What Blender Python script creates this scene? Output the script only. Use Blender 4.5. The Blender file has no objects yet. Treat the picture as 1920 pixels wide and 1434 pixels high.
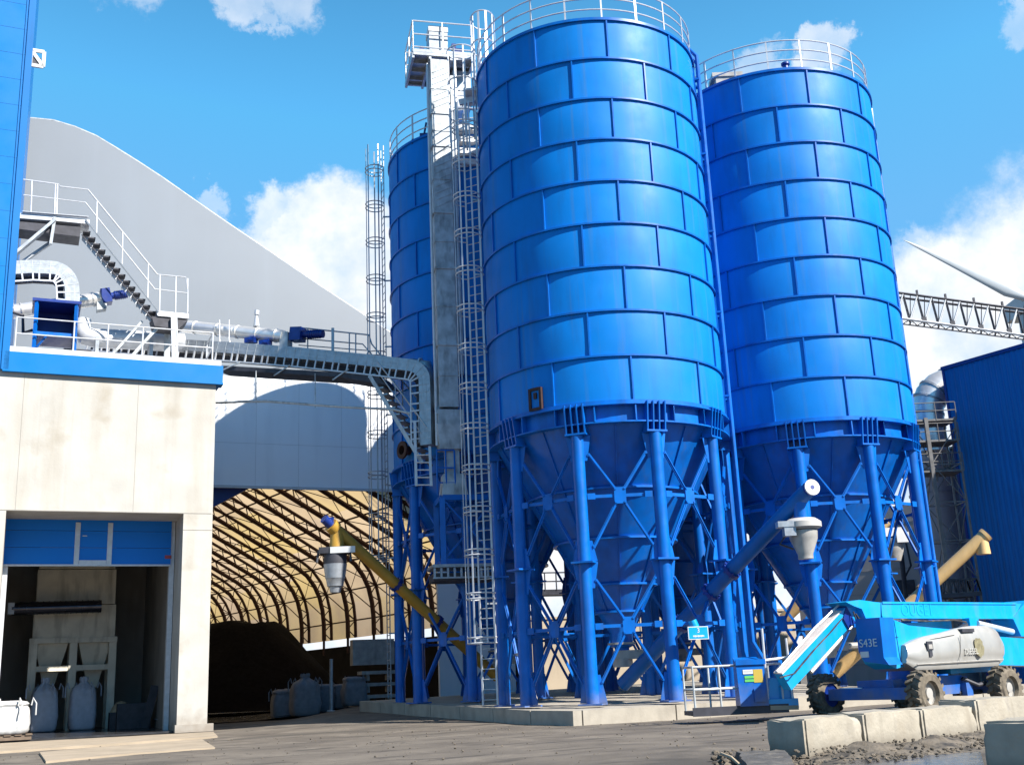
import bpy, bmesh, math, random
import numpy as np
from mathutils import Vector, Matrix, noise
random.seed(7)
R = math.radians
V = Vector
S = bpy.context.scene
COL = S.collection

# ------------------------------------------------------------------ camera
CAM = V((0, 0, 1.14)); PITCH = .2612; ROLL = .0442; FPX = 2092.3     # focal length in pixels of a 1920 wide frame
cd = bpy.data.cameras.new('camera'); cd.sensor_width = 36; cd.lens = FPX / 1920 * 36; cd.clip_end = 4000; cd.clip_start = .1
cam = bpy.data.objects.new('camera', cd); COL.objects.link(cam)
cam.matrix_world = Matrix.Translation(CAM) @ Matrix.Rotation(math.pi/2 + PITCH, 4, 'X') @ Matrix.Rotation(-ROLL, 4, 'Z')
S.camera = cam
S.view_settings.view_transform = 'Standard'; S.view_settings.look = 'None'; S.view_settings.gamma = 1
S.view_settings.exposure = 1.05

# surveying helpers: where a sight line through the photograph meets a known depth, height or wall
_f = V((0, math.cos(PITCH), math.sin(PITCH))); _u0 = V((0, -math.sin(PITCH), math.cos(PITCH))); _x0 = V((1, 0, 0))
_a = _x0*math.cos(ROLL) - _u0*math.sin(ROLL); _b = _x0*math.sin(ROLL) + _u0*math.cos(ROLL)
def ray(u, v): return _a*((u-960)/FPX) - _b*((v-717)/FPX) + _f
def P(u, v, Y):
    d = ray(u, v); return CAM + d*(Y/d.y)
def PZ(u, v, z):
    d = ray(u, v); return CAM + d*((z-CAM.z)/d.z)
def plane(p, n):
    p = V(p); n = V(n)
    def f(u, v):
        d = ray(u, v); return CAM + d*((p-CAM).dot(n)/d.dot(n))
    return f

# ------------------------------------------------------------------ sun and sky
SUN_AZ = 54.5; SUN_EL = 39.5                     # azimuth measured from behind the camera towards its right
sd = V((math.sin(R(SUN_AZ))*math.cos(R(SUN_EL)), -math.cos(R(SUN_AZ))*math.cos(R(SUN_EL)), math.sin(R(SUN_EL))))
sl = bpy.data.lights.new('sun', 'SUN'); sl.energy = 5.0; sl.angle = R(.53); sl.color = (1, .95, .88)
so = bpy.data.objects.new('sun', sl); COL.objects.link(so); so.location = sd*200
so.rotation_euler = sd.to_track_quat('Z', 'Y').to_euler()

W = bpy.data.worlds.new('World'); S.world = W; W.use_nodes = True
nt = W.node_tree; N = nt.nodes; L = nt.links; N.clear()
out = N.new('ShaderNodeOutputWorld'); bg = N.new('ShaderNodeBackground'); bg.inputs[1].default_value = .0707
sky = N.new('ShaderNodeTexSky'); sky.sky_type = 'NISHITA'; sky.sun_disc = False
sky.sun_elevation = R(SUN_EL); sky.sun_rotation = math.atan2(sd.x, sd.y); sky.altitude = 50; sky.air_density = 1.0; sky.dust_density = .6; sky.ozone_density = 1.6
hsv = N.new('ShaderNodeHueSaturation'); hsv.inputs['Hue'].default_value = .488; hsv.inputs['Saturation'].default_value = 1.22; hsv.inputs['Value'].default_value = 1.28
L.new(sky.outputs[0], hsv.inputs['Color'])
def wmix(fac, a, b, mode='MIX'):
    n = N.new('ShaderNodeMix'); n.data_type = 'RGBA'; n.blend_type = mode
    for i, x in ((0, fac), (6, a), (7, b)):
        if isinstance(x, (int, float)): n.inputs[i].default_value = x
        elif isinstance(x, tuple): n.inputs[i].default_value = (*x, 1)
        else: L.new(x, n.inputs[i])
    return n.outputs[2]
tcz = N.new('ShaderNodeTexCoord'); sep = N.new('ShaderNodeSeparateXYZ'); L.new(tcz.outputs['Generated'], sep.inputs[0])
zr0 = N.new('ShaderNodeMapRange'); zr0.interpolation_type = 'SMOOTHSTEP'; zr0.inputs['From Min'].default_value = .45; zr0.inputs['From Max'].default_value = .85; L.new(sep.outputs['Z'], zr0.inputs['Value'])
grade = wmix(zr0.outputs[0], (1.0, 1.60, 1.63), (.34, .48, .62))        # pale cyan low down, deep blue overhead
skyc = wmix(1.0, wmix(1.0, hsv.outputs[0], grade, 'MULTIPLY'), (1.1, 3.5, 6.5), 'DARKEN')     # no glare halo: keeps the clear blue all round
tc = N.new('ShaderNodeTexCoord')
def wn(scale, detail, rough=.55):
    n = N.new('ShaderNodeTexNoise'); n.inputs['Scale'].default_value = scale; n.inputs['Detail'].default_value = detail; n.inputs['Roughness'].default_value = rough
    L.new(tc.outputs['Generated'], n.inputs['Vector']); return n
def vm(op, a, b=None, s=None):
    n = N.new('ShaderNodeVectorMath'); n.operation = op
    for i, x in enumerate((a, b)):
        if x is None: continue
        if isinstance(x, (tuple, Vector)): n.inputs[i].default_value = x
        else: L.new(x, n.inputs[i])
    if s is not None: n.inputs['Scale'].default_value = s
    return n
def mm(op, a, b):
    n = N.new('ShaderNodeMath'); n.operation = op
    for i, x in enumerate((a, b)):
        if isinstance(x, (int, float)): n.inputs[i].default_value = x
        else: L.new(x, n.inputs[i])
    return n.outputs[0]
nz = wn(9, 12, .68)
off = vm('SCALE', vm('SUBTRACT', nz.outputs['Color'], (.5, .5, .5)).outputs[0], s=.13)
warp = vm('ADD', tc.outputs['Generated'], off.outputs[0]).outputs[0]
# cumulus banks: (direction as seen from the yard, angular radius, density)
BANKS = [(610, 455, .05, 1), (665, 520, .07, 1), (520, 435, .035, .8), (560, 520, .06, 1), (720, 600, .06, 1), (385, 385, .018, .4),
         (450, 5, .028, .55), (250, -25, .03, .35), (500, 40, .016, .4), (530, -30, .035, .5), (1575, 88, .022, .8), (1450, 135, .032, .5), (1905, 30, .022, .45),
         (1800, 590, .09, 1), (1930, 560, .10, .9), (1700, 660, .10, 1), (1900, 720, .14, 1), (1740, 470, .035, .45), (1910, 420, .03, .4),
         (1120, 1120, .2, 1), (1400, 1100, .2, 1), (800, 1130, .16, 1), (2200, 650, .17, 1), (100, 1100, .2, 1)]
EXTRA = [(V((.93, -.2, .22)), .16, .6)]  # unseen cloud added off to the right for reflections on the silos
acc = None
for bnk in [(ray(u, v).normalized(), r, k) for u, v, r, k in BANKS] + [(d.normalized(), r, k) for d, r, k in EXTRA]:
    dn = vm('DISTANCE', warp, bnk[0])
    mr = N.new('ShaderNodeMapRange'); mr.interpolation_type = 'SMOOTHSTEP'
    mr.inputs['From Min'].default_value = bnk[1]*1.08; mr.inputs['From Max'].default_value = bnk[1]*.62
    mr.inputs['To Min'].default_value = 0; mr.inputs['To Max'].default_value = bnk[2]
    L.new(dn.outputs['Value'], mr.inputs['Value'])
    acc = mr.outputs[0] if acc is None else mm('MAXIMUM', acc, mr.outputs[0])
det = wn(26, 7, .6)
dr = N.new('ShaderNodeMapRange'); dr.inputs['From Min'].default_value = .3; dr.inputs['From Max'].default_value = .62; dr.inputs['To Min'].default_value = .62; dr.inputs['To Max'].default_value = 1
L.new(det.outputs['Fac'], dr.inputs['Value'])
cl = mm('MULTIPLY', acc, dr.outputs[0])
mixw = N.new('ShaderNodeMix'); mixw.data_type = 'RGBA'; mixw.clamp_factor = True
L.new(cl, mixw.inputs[0]); L.new(skyc, mixw.inputs[6]); shn = wn(5.5, 9, .6); shr = N.new('ShaderNodeMapRange'); shr.inputs['From Min'].default_value = .44; shr.inputs['From Max'].default_value = .66; L.new(shn.outputs['Fac'], shr.inputs['Value'])
L.new(wmix(shr.outputs[0], (7.6, 7.7, 7.9), (6.0, 6.4, 7.0)), mixw.inputs[7])
L.new(mixw.outputs[2], bg.inputs[0]); L.new(bg.outputs[0], out.inputs[0])

# ------------------------------------------------------------------ materials
MATS = {}
def mat(name, col, rough=.6, metal=0, var=.12, scale=3, bump=0, bscale=40, dirt=None, damt=.4, dscale=(2, 2, .35), coat=0, spec=.5, col2=None, c2lo=.5, c2hi=.65, c2scale=1.2, splash=None, sph=.9, tone=False, streak=None, stamt=.4):
    m = bpy.data.materials.new(name); m.use_nodes = True; MATS[name] = m
    t = m.node_tree; n = t.nodes; l = t.links; b = n['Principled BSDF']
    b.inputs['Roughness'].default_value = rough; b.inputs['Metallic'].default_value = metal
    b.inputs['Coat Weight'].default_value = coat; b.inputs['Coat Roughness'].default_value = .12
    b.inputs['Specular IOR Level'].default_value = spec
    co = n.new('ShaderNodeTexCoord')
    def nse(sc, d=6, vec=None):
        x = n.new('ShaderNodeTexNoise'); x.inputs['Scale'].default_value = sc; x.inputs['Detail'].default_value = d
        l.new(vec or co.outputs['Object'], x.inputs['Vector']); return x
    def mix(fac, a, bb, mode='MIX'):
        x = n.new('ShaderNodeMix'); x.data_type = 'RGBA'; x.blend_type = mode
        for i, q in ((0, fac), (6, a), (7, bb)):
            if isinstance(q, (int, float)): x.inputs[i].default_value = q
            elif isinstance(q, tuple): x.inputs[i].default_value = (*q[:3], 1)
            else: l.new(q, x.inputs[i])
        return x.outputs[2]
    def rng(v, a, bb, c=0, d=1):
        x = n.new('ShaderNodeMapRange'); x.inputs[1].default_value = a; x.inputs[2].default_value = bb; x.inputs[3].default_value = c; x.inputs[4].default_value = d
        l.new(v, x.inputs[0]); return x.outputs[0]
    lo = tuple(c*(1-var) for c in col); hi = tuple(min(1, c*(1+var)) for c in col)
    c = mix(rng(nse(scale).outputs['Fac'], .3, .7), lo, hi)
    if col2: c = mix(rng(nse(c2scale, 9).outputs['Fac'], c2lo, c2hi), c, col2)
    if dirt:
        mp = n.new('ShaderNodeMapping'); mp.inputs['Scale'].default_value = dscale; l.new(co.outputs['Object'], mp.inputs[0])
        c = mix(rng(nse(1.6, 9, mp.outputs[0]).outputs['Fac'], .5, .78, 0, damt), c, dirt)
    if streak:
        mp = n.new('ShaderNodeMapping'); mp.inputs['Scale'].default_value = (3.2, 3.2, .10); l.new(co.outputs['Object'], mp.inputs[0])
        c = mix(rng(nse(1.5, 8, mp.outputs[0]).outputs['Fac'], .56, .72, 0, stamt), c, streak)
    if tone:
        at = n.new('ShaderNodeAttribute'); at.attribute_name = 'tone'
        c = mix(rng(at.outputs['Fac'], 0, 1, .0, .30), c, tuple(x*.62 for x in col))
    if splash:
        ge = n.new('ShaderNodeNewGeometry'); sx = n.new('ShaderNodeSeparateXYZ'); l.new(ge.outputs['Position'], sx.inputs[0])
        ma = n.new('ShaderNodeMath'); ma.operation = 'MULTIPLY_ADD'; l.new(nse(3, 8).outputs['Fac'], ma.inputs[0]); ma.inputs[1].default_value = -sph*1.6; l.new(sx.outputs['Z'], ma.inputs[2])
        c = mix(rng(ma.outputs[0], sph*.25, -sph*.75, 0, .75), c, splash)
    l.new(c, b.inputs['Base Color'])
    rr = nse(scale*2.3); l.new(rng(rr.outputs['Fac'], .3, .7, max(.03, rough-.06), min(1, rough+.06)), b.inputs['Roughness'])
    if bump:
        bp = n.new('ShaderNodeBump'); bp.inputs['Strength'].default_value = bump; bp.inputs['Distance'].default_value = .02
        l.new(nse(bscale, 8).outputs['Fac'], bp.inputs['Height']); l.new(bp.outputs[0], b.inputs['Normal'])
    return m
BLUE = mat('blue_silo_paint', (.0, .186, .60), .50, 0, .08, .8, dirt=(.01, .10, .30), damt=.4, spec=.22, bump=.06, bscale=1.1, tone=True, streak=(.06, .17, .34), stamt=.5)
BLUED = mat('blue_steel_paint', (.0, .118, .47), .36, 0, .16, 2, dirt=(.015, .055, .19), damt=.5, spec=.38, splash=(.20, .18, .16), sph=.8, streak=(.05, .10, .22), stamt=.35)
NAVY = mat('dark_blue_paint', (0.00296, 0.0259, 0.1924), .4, 0, .15, 2)
BLUEC = mat('sky_blue_cladding', (.0, .150, .44), .42, 0, .04, .6, spec=.3)
BLUER = mat('deep_blue_cladding', (.0, .135, .40), .5, 0, .08, .4, dirt=(0.0148, 0.0666, 0.1628), damt=.3, spec=.3)
CYAN = mat('bright_blue_lift_paint', (0, 0.296, 0.6364), .35, 0, .08, 3, dirt=(0.0888, 0.222, 0.3108), damt=.5, coat=.2)
GALV = mat('galvanised_steel', (0.37, 0.3922, 0.4144), .42, .55, .18, 5, dirt=(0.222, 0.2294, 0.2294), damt=.4)
GALVW = mat('bright_galvanised_steel', (0.5328, 0.5476, 0.5698), .45, .25, .10, 6)
GALVD = mat('weathered_galvanised_steel', (.46, .49, .50), .55, .3, .25, 3, dirt=(0.0888, 0.0888, 0.0814), damt=.7, dscale=(3, 3, 1))
STEEL = mat('polished_duct_steel', (.80, .78, .74), .36, .65, .1, 2)
DARK = mat('dark_steel', (.045, .045, .055), .6, .2, .3, 4)
BLACK = mat('black_rubber', (.03, .028, .026), .85, 0, .3, 8, dirt=(.22, .18, .13), damt=.75, dscale=(3, 3, 3), bump=.2, bscale=30)
MUDDY = mat('muddy_tyre_tread', (0.148, 0.1221, 0.0888), .9, 0, .35, 8, bump=.3, bscale=30, dirt=(0.0444, 0.037, 0.0333), damt=.7, dscale=(4, 4, 4))
WHITE = mat('white_paint', (0.5772, 0.5772, 0.5698), .45, 0, .05, 3, dirt=(0.37, 0.3478, 0.3108), damt=.25)
HALLG = mat('grey_hall_cladding', (.168, .190, .215), .5, .15, .06, .15, dirt=(.20, .23, .265), damt=.3, dscale=(.6, .6, .05))
HALLW = mat('white_hall_cladding', (.87, .88, .88), .55, 0, .04, .3, dirt=(.5, .52, .55), damt=.25, dscale=(.8, .8, .1))
CONC = mat('pale_concrete', (.43, .413, .375), .85, 0, .10, .9, bump=.18, bscale=14, splash=(.22, .18, .14), sph=.7, streak=(.30, .275, .235), stamt=.28, col2=(.35, .32, .27), c2lo=.58, c2hi=.78, c2scale=1.1, dirt=(0.3108, 0.2664, 0.1998), damt=.55, dscale=(.8, .8, .12))
CONCS = mat('slab_concrete', (.34, .305, .25), .88, 0, .14, 2, bump=.25, bscale=18, dirt=(0.185, 0.1628, 0.1332), damt=.55, dscale=(1.5, 1.5, .6))
CONCB = mat('block_concrete', (.335, .30, .24), .9, 0, .14, 3, bump=.5, bscale=16, dirt=(0.2442, 0.1998, 0.1406), damt=.6, dscale=(1.5, 1.5, .8), col2=(0.296, 0.2664, 0.222), c2lo=.58, c2hi=.7, c2scale=5, splash=(.10, .085, .065), sph=.22, streak=(.19, .165, .13), stamt=.5)
APRON = mat('sandy_concrete', (.33, .265, .19), .9, 0, .14, 1.2, bump=.2, bscale=20, dirt=(0.222, 0.185, 0.1406), damt=.6, dscale=(.6, .6, .6))
BEIGE = mat('beige_wall_concrete', (0.407, 0.3404, 0.2516), .85, 0, .1, .6, dirt=(0.296, 0.2442, 0.1776), damt=.4)
INTER = mat('interior_concrete', (.30, .28, .25), .85, 0, .15, .8, dirt=(.13, .12, .11), damt=.6, dscale=(.8, .8, .2))
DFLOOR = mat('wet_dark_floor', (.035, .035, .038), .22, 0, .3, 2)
CREAM = mat('cream_machine_paint', (.76, .71, .58), .6, 0, .1, 2, dirt=(.26, .23, .17), damt=.7, dscale=(2, 2, .4))
YELLOW = mat('ochre_yellow_paint', (0.444, 0.2479, 0.0333), .45, 0, .10, 2, dirt=(0.2442, 0.1554, 0.0444), damt=.5, dscale=(2, 2, 2))
PALEY = mat('pale_yellow_paint', (.66, .43, .18), .45, 0, .08, 2, dirt=(0.37, 0.2368, 0.1036), damt=.4)
RUST = mat('rusty_steel', (.045, .018, .013), .7, .1, .35, 4)
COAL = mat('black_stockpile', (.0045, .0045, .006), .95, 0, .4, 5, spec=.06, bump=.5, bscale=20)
BAGW = mat('white_woven_bag', (0.5032, 0.5032, 0.4958), .75, 0, .08, 6, bump=.5, bscale=7, dirt=(0.3108, 0.3034, 0.2886), damt=.5)
BAGB = mat('shade_blue_woven_bag', (.42, .46, .55), .75, 0, .1, 6, bump=.5, bscale=7)  # doorway bags: bluish shade put into the woven colour
SILVER = mat('silver_engine_cover', (.37, .36, .335), .38, .25, .06, 3, dirt=(0.2664, 0.2442, 0.1998), damt=.45, dscale=(2, 2, 1), coat=.15)
GREYU = mat('grey_unit_paint', (.36, .34, .31), .5, .1, .2, 4, dirt=(.16, .15, .13), damt=.6)
DIRT = mat('loose_dirt', (0.1258, 0.1036, 0.0777), .97, 0, .35, 7, bump=.8, bscale=25, col2=(0.0333, 0.0296, 0.0259), c2lo=.52, c2hi=.66, c2scale=4)
ASPH = mat('broken_asphalt', (.075, .07, .065), .9, 0, .3, 6, bump=.6, bscale=30, dirt=(.22, .19, .15), damt=.6, dscale=(3, 3, 3))
MOTT = mat('mottled_cladding', (0.222, 0.2368, 0.1924), .8, 0, .25, 2, col2=(0.1036, 0.1184, 0.0814), c2lo=.5, c2hi=.6, c2scale=2.5, bump=.3, bscale=6)
GREYB = mat('pale_grey_cladding', (0.4292, 0.407, 0.3774), .6, 0, .07, .8, dirt=(0.3108, 0.2886, 0.259), damt=.4)
TEALB = mat('dark_conveyor_blue', (.0, .105, .36), .4, 0, .12, 2, dirt=(.02, .05, .12), damt=.5, spec=.35)
DOORB = mat('door_panel_blue', (.0, .165, .62), .45, 0, .05, .6, spec=.3)
BAGD = mat('shade_grey_bag', (.17, .175, .19), .8, 0, .15, 5, bump=.5, bscale=7)  # hall bags: the dimness of the hall is put into this grey
PUDD = mat('wet_mud', (.05, .046, .041), .22, 0, .3, 3, bump=.15, bscale=5)
FAINT = mat('faded_lettering', (.0, .33, .74), .4, 0, .05, 3)
LETW = mat('white_lettering', (0.555, 0.5772, 0.592), .5, 0, .05, 3)
LETG = mat('grey_lettering', (.42, .41, .38), .5, 0, .05, 3)
GREEN = mat('green_sticker', (.10, .45, .10), .5, 0, .05, 3)
OCHRE = mat('ochre_sticker', (.45, .33, .05), .5, 0, .05, 3)
RED = mat('red_mark', (.35, .06, .07), .6, 0, .1, 3)
CLOTH = mat('cardboard_scrap', (.42, .33, .22), .8, 0, .15, 3)
# hall roof membrane: lets the sun glow through, tan sheets in bands
def membrane():
    m = bpy.data.materials.new('tan_roof_membrane'); m.use_nodes = True
    t = m.node_tree; n = t.nodes; l = t.links; n.clear()
    o = n.new('ShaderNodeOutputMaterial'); mx = n.new('ShaderNodeMixShader'); mx.inputs[0].default_value = .62
    d = n.new('ShaderNodeBsdfDiffuse'); tr = n.new('ShaderNodeBsdfTranslucent')
    co = n.new('ShaderNodeTexCoord'); br = n.new('ShaderNodeTexBrick'); br.offset = .37; br.inputs['Scale'].default_value = 1
    br.inputs['Brick Width'].default_value = 3.3; br.inputs['Row Height'].default_value = 2.1; br.inputs['Mortar Size'].default_value = 0
    br.inputs['Color1'].default_value = (.60, .445, .29, 1); br.inputs['Color2'].default_value = (.58, .41, .15, 1); br.inputs['Bias'].default_value = -.15
    l.new(co.outputs['UV'], br.inputs['Vector'])
    nz = n.new('ShaderNodeTexNoise'); nz.inputs['Scale'].default_value = .35; nz.inputs['Detail'].default_value = 8; l.new(co.outputs['Object'], nz.inputs['Vector'])
    rp = n.new('ShaderNodeMapRange'); rp.inputs[1].default_value = .45; rp.inputs[2].default_value = .75; rp.inputs[3].default_value = 0; rp.inputs[4].default_value = .7; l.new(nz.outputs['Fac'], rp.inputs[0])
    mc = n.new('ShaderNodeMix'); mc.data_type = 'RGBA'; l.new(rp.outputs[0], mc.inputs[0]); l.new(br.outputs['Color'], mc.inputs[6]); mc.inputs[7].default_value = (.38, .27, .18, 1)
    l.new(mc.outputs[2], d.inputs[0]); l.new(mc.outputs[2], tr.inputs[0]); l.new(d.outputs[0], mx.inputs[1]); l.new(tr.outputs[0], mx.inputs[2]); l.new(mx.outputs[0], o.inputs[0])
    return m
MEMB = membrane()

# ------------------------------------------------------------------ mesh builder
Z = V((0, 0, 1))
class MB:
    def __init__(s): s.v = []; s.f = []; s.m = []; s.uv = None
    def add(s, vs, fs, m=0):
        o = len(s.v); s.v += [V(x) for x in vs]
        for f in fs: s.f.append(tuple(i+o for i in f)); s.m.append(m)
        return s
    def hexa(s, p, m=0):       # 8 points: bottom loop of 4, top loop of 4
        return s.add(p, [(3, 2, 1, 0), (4, 5, 6, 7), (0, 1, 5, 4), (1, 2, 6, 5), (2, 3, 7, 6), (3, 0, 4, 7)], m)
    def box(s, c, size, ax=None, m=0):
        c = V(c); ax = ax or (V((1, 0, 0)), V((0, 1, 0)), Z)
        x, y, z = [V(a)*(d/2) for a, d in zip(ax, size)]
        return s.hexa([c-x-y-z, c+x-y-z, c+x+y-z, c-x+y-z, c-x-y+z, c+x-y+z, c+x+y+z, c-x+y+z], m)
    def beam(s, a, b, w, h, up=Z, m=0):
        a = V(a); b = V(b); d = (b-a)
        if d.length < 1e-6: return s
        L_ = d.length; d.normalize(); up = V(up)
        if abs(d.dot(up)) > .98: up = V((0, 1, 0)) if abs(d.y) < .9 else V((1, 0, 0))
        sd_ = d.cross(up).normalized(); u2 = sd_.cross(d)
        return s.box((a+b)/2, (L_, w, h), (d, sd_, u2), m)
    def tube(s, a, b, r, n=8, r2=None, m=0): return s.path([a, b], r, n, m, r2)
    def path(s, pts, r, n=8, m=0, r2=None, closed=False):
        pts = [V(p) for p in pts]; k = len(pts); rings = []
        prev = None
        for i, p in enumerate(pts):
            if closed: t = pts[(i+1) % k]-pts[i-1]
            else: t = pts[min(i+1, k-1)]-pts[max(i-1, 0)]
            t.normalize()
            if prev is None:
                q = V((0, 0, 1)) if abs(t.z) < .9 else V((1, 0, 0)); x = t.cross(q).normalized()
            else:
                x = (prev - t*prev.dot(t)).normalized()
            prev = x; y = t.cross(x)
            rr = r if r2 is None else r+(r2-r)*i/(k-1)
            rings.append([p+(x*math.cos(2*math.pi*j/n)+y*math.sin(2*math.pi*j/n))*rr for j in range(n)])
        vs = [q for ring in rings for q in ring]; fs = []
        for i in range(k if closed else k-1):
            for j in range(n): 
                a0 = i*n+j; a1 = i*n+(j+1) % n; b0 = ((i+1) % k)*n+j; b1 = ((i+1) % k)*n+(j+1) % n
                fs.append((a0, a1, b1, b0))
        if not closed: fs += [tuple(range(n-1, -1, -1)), tuple(range((k-1)*n, k*n))]
        return s.add(vs, fs, m)
    def lathe(s, prof, n=24, c=(0, 0, 0), ax=None, m=0, caps=True, a0=0, a1=2*math.pi):
        c = V(c); ax = ax or (V((1, 0, 0)), V((0, 1, 0)), Z); full = abs(a1-a0-2*math.pi) < 1e-6
        k = n if full else n+1; vs = []
        for r, z in prof:
            for j in range(k):
                t = a0+(a1-a0)*j/n; vs.append(c+V(ax[0])*(r*math.cos(t))+V(ax[1])*(r*math.sin(t))+V(ax[2])*z)
        fs = []
        for i in range(len(prof)-1):
            for j in range(n):
                j2 = (j+1) % k; fs.append((i*k+j, i*k+j2, (i+1)*k+j2, (i+1)*k+j))
        if caps and full:
            if prof[0][0] > 1e-4: fs.append(tuple(range(k-1, -1, -1)))
            if prof[-1][0] > 1e-4: fs.append(tuple((len(prof)-1)*k+j for j in range(k)))
        return s.add(vs, fs, m)
    def ring(s, c, r0, r1, z0, z1, n=66, m=0):
        return s.lathe([(r0, z0), (r1, z0), (r1, z1), (r0, z1), (r0, z0)], n, c, m=m, caps=False)
    def prism(s, poly, ext, m=0):
        poly = [V(p) for p in poly]; ext = V(ext); k = len(poly)
        nrm = V((0, 0, 0))
        for i in range(k): nrm += poly[i].cross(poly[(i+1) % k])
        if nrm.dot(ext) > 0: poly = poly[::-1]
        vs = poly+[p+ext for p in poly]
        fs = [tuple(range(k)), tuple(range(2*k-1, k-1, -1))]+[(i, i+k, (i+1) % k+k, (i+1) % k) for i in range(k)]
        return s.add(vs, fs, m)
    def grid(s, pts, m=0):
        h = len(pts); w = len(pts[0])
        return s.add([p for r in pts for p in r], [(i*w+j, i*w+j+1, (i+1)*w+j+1, (i+1)*w+j) for i in range(h-1) for j in range(w-1)], m)
    def build(s, name, mats, parent=None, smooth=35):
        me = bpy.data.meshes.new(name)
        org = V((0, 0, 0)); q = parent
        while q is not None: org += q.location; q = q.parent
        me.from_pydata([tuple(x-org) for x in s.v], [], s.f)
        mats = mats if isinstance(mats, (list, tuple)) else [mats]
        for m in mats: me.materials.append(m)
        if any(s.m): me.polygons.foreach_set('material_index', s.m)
        me.validate(); me.update()
        if smooth: me.shade_smooth(); me.set_sharp_from_angle(angle=R(smooth))
        o = bpy.data.objects.new(name, me); COL.objects.link(o)
        if parent is not None: o.parent = parent
        return o
def tag(o, label=None, cat=None, group=None, kind=None):
    for k, v in (('label', label), ('category', cat), ('group', group), ('kind', kind)):
        if v: o[k] = v
    return o
def thing(name, label, cat, loc=(0, 0, 0), group=None):
    o = bpy.data.objects.new(name, None); COL.objects.link(o); o.location = V(loc); o.empty_display_size = .3
    return tag(o, label, cat, group)
def dup(root, loc, rz=0, label=None):
    r = root.copy(); COL.objects.link(r); r.location = V(loc); r.rotation_euler = (0, 0, rz)
    if label: r['label'] = label
    kids = {root: r}
    for ch in list(root.children):
        c = ch.copy(); COL.objects.link(c); c.parent = r
        for g in list(ch.children):
            d = g.copy(); COL.objects.link(d); d.parent = c
    return r
def arc(c, r, a0, a1, n, z=0):
    return [V((c[0]+r*math.cos(a0+(a1-a0)*i/n), c[1]+r*math.sin(a0+(a1-a0)*i/n), z)) for i in range(n+1)]
def text_mesh(txt, size, org, xd, yd, name, mt, parent, depth=.006):
    cu = bpy.data.curves.new(name, 'FONT'); cu.body = txt; cu.size = size; cu.extrude = depth; cu.align_x = 'CENTER'; cu.align_y = 'CENTER'
    tmp = bpy.data.objects.new(name, cu); COL.objects.link(tmp)
    me = bpy.data.meshes.new_from_object(tmp.evaluated_get(bpy.context.evaluated_depsgraph_get()))
    bpy.data.objects.remove(tmp); bpy.data.curves.remove(cu)
    xd = V(xd).normalized(); yd = V(yd).normalized(); zd = xd.cross(yd)
    vs = [V(org)+xd*v.co.x+yd*v.co.y+zd*v.co.z for v in me.vertices]; fs = [tuple(p.vertices) for p in me.polygons]
    bpy.data.meshes.remove(me)
    return MB().add(vs, fs).build(name, mt, parent, 0)
def handrail(pts, h=1.05, rails=(1.05, .55), r=.022, spacing=1.2, posts=True, toe=0):
    b = MB(); pts = [V(p) for p in pts]
    for z in rails: b.path([p+Z*z for p in pts], r, 6)
    if posts:
        for i in range(len(pts)-1):
            k = max(1, round((pts[i+1]-pts[i]).length/spacing))
            for j in range(k+(i == len(pts)-2)):
                p = pts[i].lerp(pts[i+1], j/k); b.tube(p, p+Z*h, r*1.05, 6)
    if toe:
        for i in range(len(pts)-1): b.beam(pts[i]+Z*toe/2, pts[i+1]+Z*toe/2, .012, toe)
    return b

# ------------------------------------------------------------------ the ground
SLABX = V((.891, .454, 0)); SLABY = V((-.454, .891, 0))
def sstep(x): x = max(0, min(1, x)); return x*x*(3-2*x)
def gz(x, y):
    return .024*max(0, min(y-31, 22))*sstep((x+10.5)/4)*sstep((14-x)/6)
def gmeshz(x, y):
    z = gz(x, y)
    if y < 60 and abs(x) < 30: z += .022*noise.noise(V((x*.35, y*.35, 3)))+.009*noise.noise(V((x*1.6, y*1.2, 1)))+.0025*noise.noise(V((x*5, y*4, 9)))-.012
    return z
def axis(lo, hi, step, far):
    a = list(np.arange(lo, hi+1e-6, step)); s = step
    while a[-1] < far: s *= 1.35; a.append(a[-1]+s)
    s = step
    while a[0] > -far: s *= 1.35; a.insert(0, a[0]-s)
    return a
xs = axis(-13, 13, .13, 900); ys = [y for y in axis(12, 36, .13, 1500)]
MB().grid([[V((x, y, gmeshz(x, y))) for x in xs] for y in ys]).build('ground', [], None, 60)
gr = bpy.data.objects['ground']; tag(gr, kind='structure')
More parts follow.
